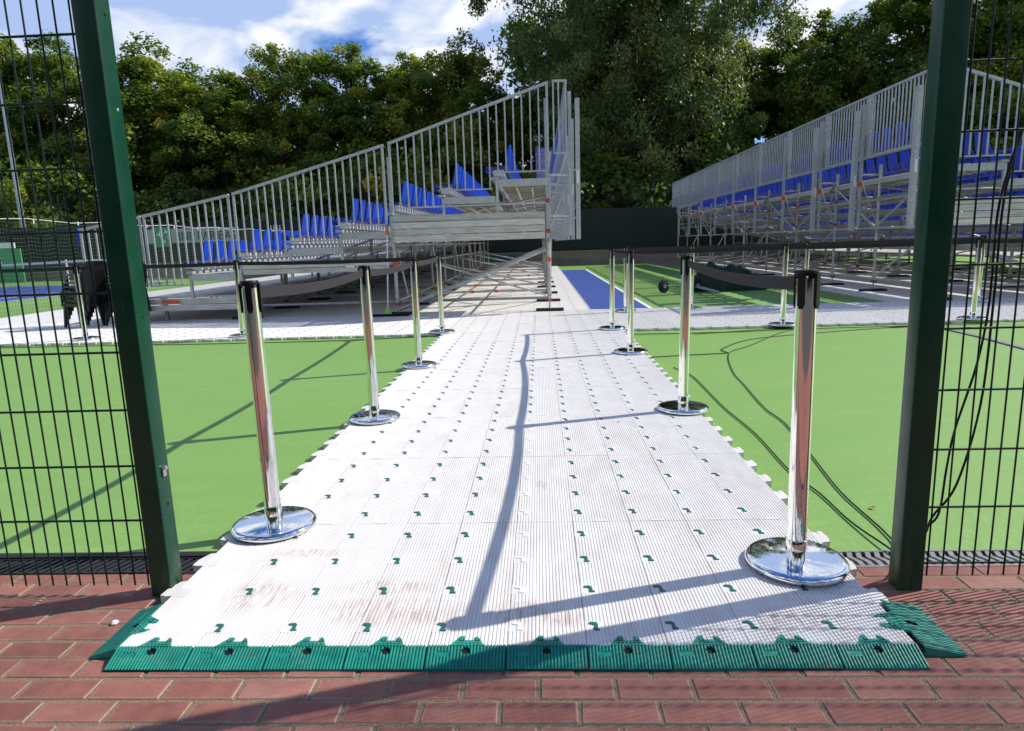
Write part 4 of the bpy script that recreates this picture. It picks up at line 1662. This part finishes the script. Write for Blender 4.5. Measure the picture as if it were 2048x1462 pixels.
for x, y in pts:
    vs_ += [(x - .05, y, .003), (x + .05, y, .003), (x + .04, y, .014), (x - .04, y, .014)]
fs = []
for i in range(4):
    for q in range(4):
        fs.append((i * 4 + q, i * 4 + (q + 1) % 4, i * 4 + 4 + (q + 1) % 4, i * 4 + 4 + q))
b.add(vs_, fs)
o = b.build('cable_cover', 'grate_grey')
tag(o, 'flat grey rubber cable cover on the court behind the right wire fence', 'cable cover')

# fallen leaves and twigs
lb = MB()
lb.add([(0, -.022, 0), (.012, -.006, .006), (.020, .010, .004), (0, .024, .010), (-.018, .010, .003), (-.013, -.006, .006), (0, 0, .001)],
       [(0, 1, 6), (1, 2, 6), (2, 3, 6), (3, 4, 6), (4, 5, 6), (5, 0, 6)])
leaf_me = lb.mesh('dry_leaf', 'leaf_dry')
spots = [(1.22, 7.7, 'curled dry leaf beside the third right stanchion base'), (1.6, 9.36, 'dry leaf against the front of the right cross mats'),
         (2.6, 9.33, 'yellow dry leaf by the right cross mats near a stanchion'), (1.52, 3.02, 'small brown leaf near the two cables by the right post'),
         (-2.25, 3.7, 'dry leaf on the green court behind the left wire fence'), (.52, 4.5, 'thin twig like leaf on the walkway past the second right stanchion')]
for x, y, l in spots:
    z = ZT + .003 if -1.38 < x < 1.12 else .004
    o = inst('dry_leaf', leaf_me, T((x, y, z)) @ Matrix.Rotation(rng.uniform(0, 6), 4, 'Z') @ Matrix.Scale(rng.uniform(.55, .95), 4))
    tag(o, l, 'leaf', 'fallen dry leaves')
o = MB()
o.lathe([(.010, 0), (.014, .006), (.008, .012), (0, .013)], 7)
o = o.build('pebble', 'white_label', None, T((-1.515, 2.085, .0)))
tag(o, 'white pebble on the bricks beside the left green side ramp', 'pebble')

# ------------------------------------------------------------------ trees
nrng = np.random.default_rng(11)


def crown_mesh(name, mat, H, W, zlow, clumps, per, leaf, spread, droop=0.0, seed=0, shell=.55, nl=26, wide=.45, tap=.62):
    g = np.random.default_rng(seed)
    lob = []
    tries = 0
    while len(lob) < nl and tries < 4000:
        tries += 1
        h = g.uniform(0, 1)
        prof = math.sin(math.pi * min(1, .10 + .86 * h)) ** tap * (1 + wide * (h - .5))
        a = g.uniform(0, 2 * math.pi)
        r = W * .5 * prof * math.sqrt(g.uniform(.12, 1.0)) * g.uniform(.75, 1.12)
        q = np.array([r * math.cos(a), r * math.sin(a), zlow + (H - zlow) * (.06 + .88 * h)])
        R_ = W * g.uniform(.12, .215) * (1.15 - .45 * h)
        if all(np.linalg.norm((q - o_) * (1, 1, 1.1)) > .47 * (R_ + ro_) for o_, ro_ in lob):
            lob.append((q, R_))
    wts = np.array([r ** 2 for _, r in lob])
    cs = []
    for k in g.choice(len(lob), clumps, p=wts / wts.sum()):
        q, R_ = lob[k]
        d = g.normal(0, 1, 3)
        d[2] = d[2] * .8 + .25
        d /= np.linalg.norm(d)
        cs.append(q + d * R_ * (shell + (1 - shell) * g.uniform(0, 1)) * np.array([1, 1, .72]))
    for k in range(clumps // 4):
        h = g.uniform(0, .9)
        r = W * .5 * math.sin(math.pi * min(1, .12 + .84 * h)) ** tap * math.sqrt(g.uniform(0, 1)) * .92
        a = g.uniform(0, 2 * math.pi)
        cs[k] = np.array([r * math.cos(a), r * math.sin(a), zlow + (H - zlow) * h])
    cs = np.array(cs)
    n = clumps * per
    c = np.repeat(cs, per, 0)
    sz = np.repeat(g.uniform(.65, 1.35, clumps), per)
    off = g.normal(0, 1, (n, 3))
    off *= (g.uniform(.35, 1.0, (n, 1)) * spread / np.maximum(np.linalg.norm(off, axis=1, keepdims=True), .3)) * 1.3
    off[:, 2] *= .62
    if droop:
        off[:, 2] *= 1.3
        off[:, 2] -= droop * g.uniform(0, 1, n) ** 1.5
    p = c + off * sz[:, None]
    p[:, 2] = np.maximum(p[:, 2], .6)
    outw = p - np.array([0, 0, zlow + (H - zlow) * .35])
    outw /= np.linalg.norm(outw, axis=1, keepdims=True)
    nr = g.normal(0, 1, (n, 3))
    nr /= np.linalg.norm(nr, axis=1, keepdims=True)
    nrm = nr * .8 + outw * .55 + np.array([0, 0, .55])
    nrm /= np.linalg.norm(nrm, axis=1, keepdims=True)
    t1 = np.cross(nrm, g.normal(0, 1, (n, 3)))
    t1 /= np.linalg.norm(t1, axis=1, keepdims=True)
    t2 = np.cross(nrm, t1)
    L = leaf * g.uniform(.6, 1.25, (n, 1))
    asp = .62 if not droop else .42
    if droop:
        t1 = t1 * .9 + np.array([0, 0, -.8])
        t1 /= np.linalg.norm(t1, axis=1, keepdims=True)
        t2 = np.cross(nrm, t1)
        t2 /= np.linalg.norm(t2, axis=1, keepdims=True)
    V = np.empty((n, 4, 3))
    V[:, 0] = p - t1 * L
    V[:, 1] = p + t2 * L * asp - nrm * L * .12
    V[:, 2] = p + t1 * L
    V[:, 3] = p - t2 * L * asp - nrm * L * .12
    me = bpy.data.meshes.new(name)
    me.vertices.add(4 * n)
    me.vertices.foreach_set('co', V.reshape(-1))
    me.loops.add(4 * n)
    me.loops.foreach_set('vertex_index', np.arange(4 * n, dtype=np.int32))
    me.polygons.add(n)
    me.polygons.foreach_set('loop_start', np.arange(0, 4 * n, 4, dtype=np.int32))
    me.polygons.foreach_set('loop_total', np.full(n, 4, dtype=np.int32))
    tint = np.clip(np.repeat(g.uniform(.05, .75, clumps), per) + g.normal(0, .13, n), 0, 1)
    yel = np.repeat(g.random(clumps) < .06, per)
    tint = np.where(yel, np.clip(tint + .45, 0, 1), tint)
    at = me.attributes.new('tint', 'FLOAT', 'FACE')
    at.data.foreach_set('value', tint.astype(np.float32))
    me.materials.append(M[mat])
    me.update(calc_edges=True)
    me.validate()
    return me, cs


def trunk_mesh(name, cs, H, zlow, r0, seed, nb=26):
    g = random.Random(seed)
    b = MB()
    pts = [(0, 0, -.05)]
    x = y = 0
    for i in range(1, 7):
        x += g.uniform(-.12, .12)
        y += g.uniform(-.12, .12)
        pts.append((x, y, H * .86 * i / 6))
    for i in range(6):
        ra, rb = r0 * (1 - i / 6.6), r0 * (1 - (i + 1) / 6.6)
        a, c_ = Vector(pts[i]), Vector(pts[i + 1])
        d = (c_ - a).normalized()
        u = d.cross(Vector((0, 1, 0))).normalized()
        w_ = d.cross(u)
        vs_ = []
        for p, r in ((a, ra), (c_, rb)):
            for k in range(8):
                q = k * math.pi / 4
                vs_.append(p + (u * math.cos(q) + w_ * math.sin(q)) * r)
        b.add(vs_, [(k, (k + 1) % 8, 8 + (k + 1) % 8, 8 + k) for k in range(8)])
    idx = list(range(len(cs)))
    g.shuffle(idx)
    for i in idx[:nb]:
        c_ = Vector(cs[i])
        zb = max(zlow * .6, min(H * .8, c_.z - g.uniform(1.0, 3.2)))
        s = min(5.99, zb / (H * .86) * 6)
        j = int(s)
        a = Vector(pts[j]).lerp(Vector(pts[j + 1]), s - j)
        mid = a.lerp(c_, .5) + Vector((0, 0, -.35))
        q = smooth_path([a, mid, c_], 3)
        b.path(q, .05 + .05 * (1 - zb / H), 5)
    return b.mesh(name, 'trunk_bark', True, 60)


VAR = []
for i, (H, W, zl) in enumerate(((14.0, 9.2, .8), (13.0, 8.4, .7), (14.5, 10.0, 1.0), (13.4, 8.8, .7))):
    me, cs = crown_mesh('maple_crown', 'leaf_maple', H, W, zl, 480, 165, .122, .56, 0, 20 + i, .60, 46, .30)
    VAR.append((me, trunk_mesh('maple_trunk', cs, H, zl, .24, i), H))
wm, wcs = crown_mesh('willow_crown', 'leaf_willow', 24.0, 15.6, 1.6, 950, 190, .140, .72, .75, 77, .50, 52, .75, .5)
WT = trunk_mesh('willow_trunk', wcs, 23.0, 3.0, .42, 5, 60)


def tree(name, me, tme, x, y, s, sz, rz, label, group):
    t_ = empty(name, (x, y, 0), label, 'tree', group)
    m = T((x, y, 0)) @ Matrix.Rotation(rz, 4, 'Z') @ Matrix.Diagonal((s, s, sz, 1))
    inst('crown', me, m, t_)
    inst('trunk', tme, m, t_)


TG = 'leafy trees behind the courts'
TREES = [  # x, y, top height, variant, width scale, label
    (-37.5, 46, 16.6, 2, 1.0, 'tall broad maple at the left picture edge, its top above the lamp head'),
    (-32.6, 47, 16.0, 0, .95, 'tall maple just right of the floodlight pole behind the wire fence'),
    (-25.6, 46, 14.9, 1, 1.15, 'round topped maple directly right of the sunlit left gate post'),
    (-20.6, 45, 12.6, 3, 1.0, 'lower sloping maple above the left end of the stand railing'),
    (-16.3, 46, 14.9, 0, .80, 'maple with a separate high tuft standing against the clouds'),
    (-12.0, 46, 14.1, 3, .95, 'even topped maple above the middle of the sloping railing'),
    (-8.4, 47, 14.1, 2, .75, 'yellow green maple beside the even topped one, over the railing joint'),
    (-5.0, 46, 14.4, 1, .85, 'maple touching the left side of the big drooping tree'),
    (14.2, 47, 14.2, 3, .90, 'lighter maple at the right flank of the big drooping tree'),
    (18.8, 46, 15.4, 0, .92, 'tall dark maple rising above the long slatted guard rail'),
    (23.8, 45, 18.0, 2, 1.0, 'tall dark maple directly left of the right gate post top'),
    (30.0, 44, 18.0, 1, 1.15, 'tall maple seen through the right wire fence'),
    (37.0, 45, 17.0, 3, 1.1, 'tall maple at the right picture edge'),
]
for i, (x, y, h, v_, w, l) in enumerate(TREES):
    me, tme, H = VAR[v_]
    tree('maple_tree', me, tme, x, y, w, h / H, i * 1.3, l, TG)
tree('weeping_tree', wm, WT, 6.4, 45.5, 1.0, 1.0, .6, 'huge drooping fine leaved tree in the middle, behind the gap between the stands', TG)
# the wood behind, the undergrowth and the trees added behind the camera to block sky light read as masses


def wood(name, mat, places, H, W, zl, clumps, per, leaf, spread, seeds, label):
    vs_, tints, nq = [], [], 0
    var = [crown_mesh('wood_crown', mat, H, W, zl, clumps, per, leaf, spread, 0, sd, .6, 34, .3)[0] for sd in seeds]
    for i, (x, y, sx_, sz_) in enumerate(places):
        me = var[i % len(var)]
        n = len(me.vertices)
        co = np.empty(n * 3)
        me.vertices.foreach_get('co', co)
        co = co.reshape(-1, 3)
        a = i * 1.9
        ca, sa = math.cos(a) * sx_, math.sin(a) * sx_
        vs_.append(np.stack([co[:, 0] * ca - co[:, 1] * sa + x, co[:, 0] * sa + co[:, 1] * ca + y, co[:, 2] * sz_], 1))
        tn_ = np.empty(n // 4, dtype=np.float32)
        me.attributes['tint'].data.foreach_get('value', tn_)
        tints.append(np.clip(tn_ + ((i * 7) % 5 - 2) * .05, 0, 1))
        nq += n // 4
    V = np.concatenate(vs_)
    me = bpy.data.meshes.new(name)
    me.vertices.add(4 * nq)
    me.vertices.foreach_set('co', V.reshape(-1))
    me.loops.add(4 * nq)
    me.loops.foreach_set('vertex_index', np.arange(4 * nq, dtype=np.int32))
    me.polygons.add(nq)
    me.polygons.foreach_set('loop_start', np.arange(0, 4 * nq, 4, dtype=np.int32))
    me.polygons.foreach_set('loop_total', np.full(nq, 4, dtype=np.int32))
    at = me.attributes.new('tint', 'FLOAT', 'FACE')
    at.data.foreach_set('value', np.concatenate(tints).astype(np.float32))
    me.materials.append(M[mat])
    me.update(calc_edges=True)
    o = put(bpy.data.objects.new(name, me), Matrix.Identity(4))
    tag(o, label, 'trees', None, 'stuff')


wood('far_wood', 'leaf_maple', [(-46 + 6.2 * i, 54 + (i % 3) * 1.5, 1.15, (12.8 if i < 8 else 13.6) / 13.5) for i in range(16)] + [(1.5, 52.5, 1.1, 1.35), (7.0, 54.0, 1.2, 1.6), (11.5, 53.0, 1.0, 1.2)],
     13.5, 9.0, .8, 150, 90, .22, .75, (41, 42, 43), 'dense wood behind the front row of trees, seen through its gaps')
wood('undergrowth', 'leaf_maple', [(-44 + 5.0 * i, 40.5 + (i % 3) * 1.2, 1.15, 1.0 + .14 * (i % 4)) for i in range(18)],
     4.8, 5.5, .2, 60, 110, .16, .8, (91, 92), 'tangled undergrowth below the trees behind the windscreen')
wood('unseen_trees', 'leaf_maple', [(-36 + 6 * i, -15 - (i % 2) * 3, 1.1, .62 + .06 * (i % 3)) for i in range(13)],
     13.0, 9.0, .2, 150, 60, .34, 1.1, (61, 62), 'unseen trees added behind the camera to darken surfaces and reflections facing it')

print('objects', len(bpy.data.objects))
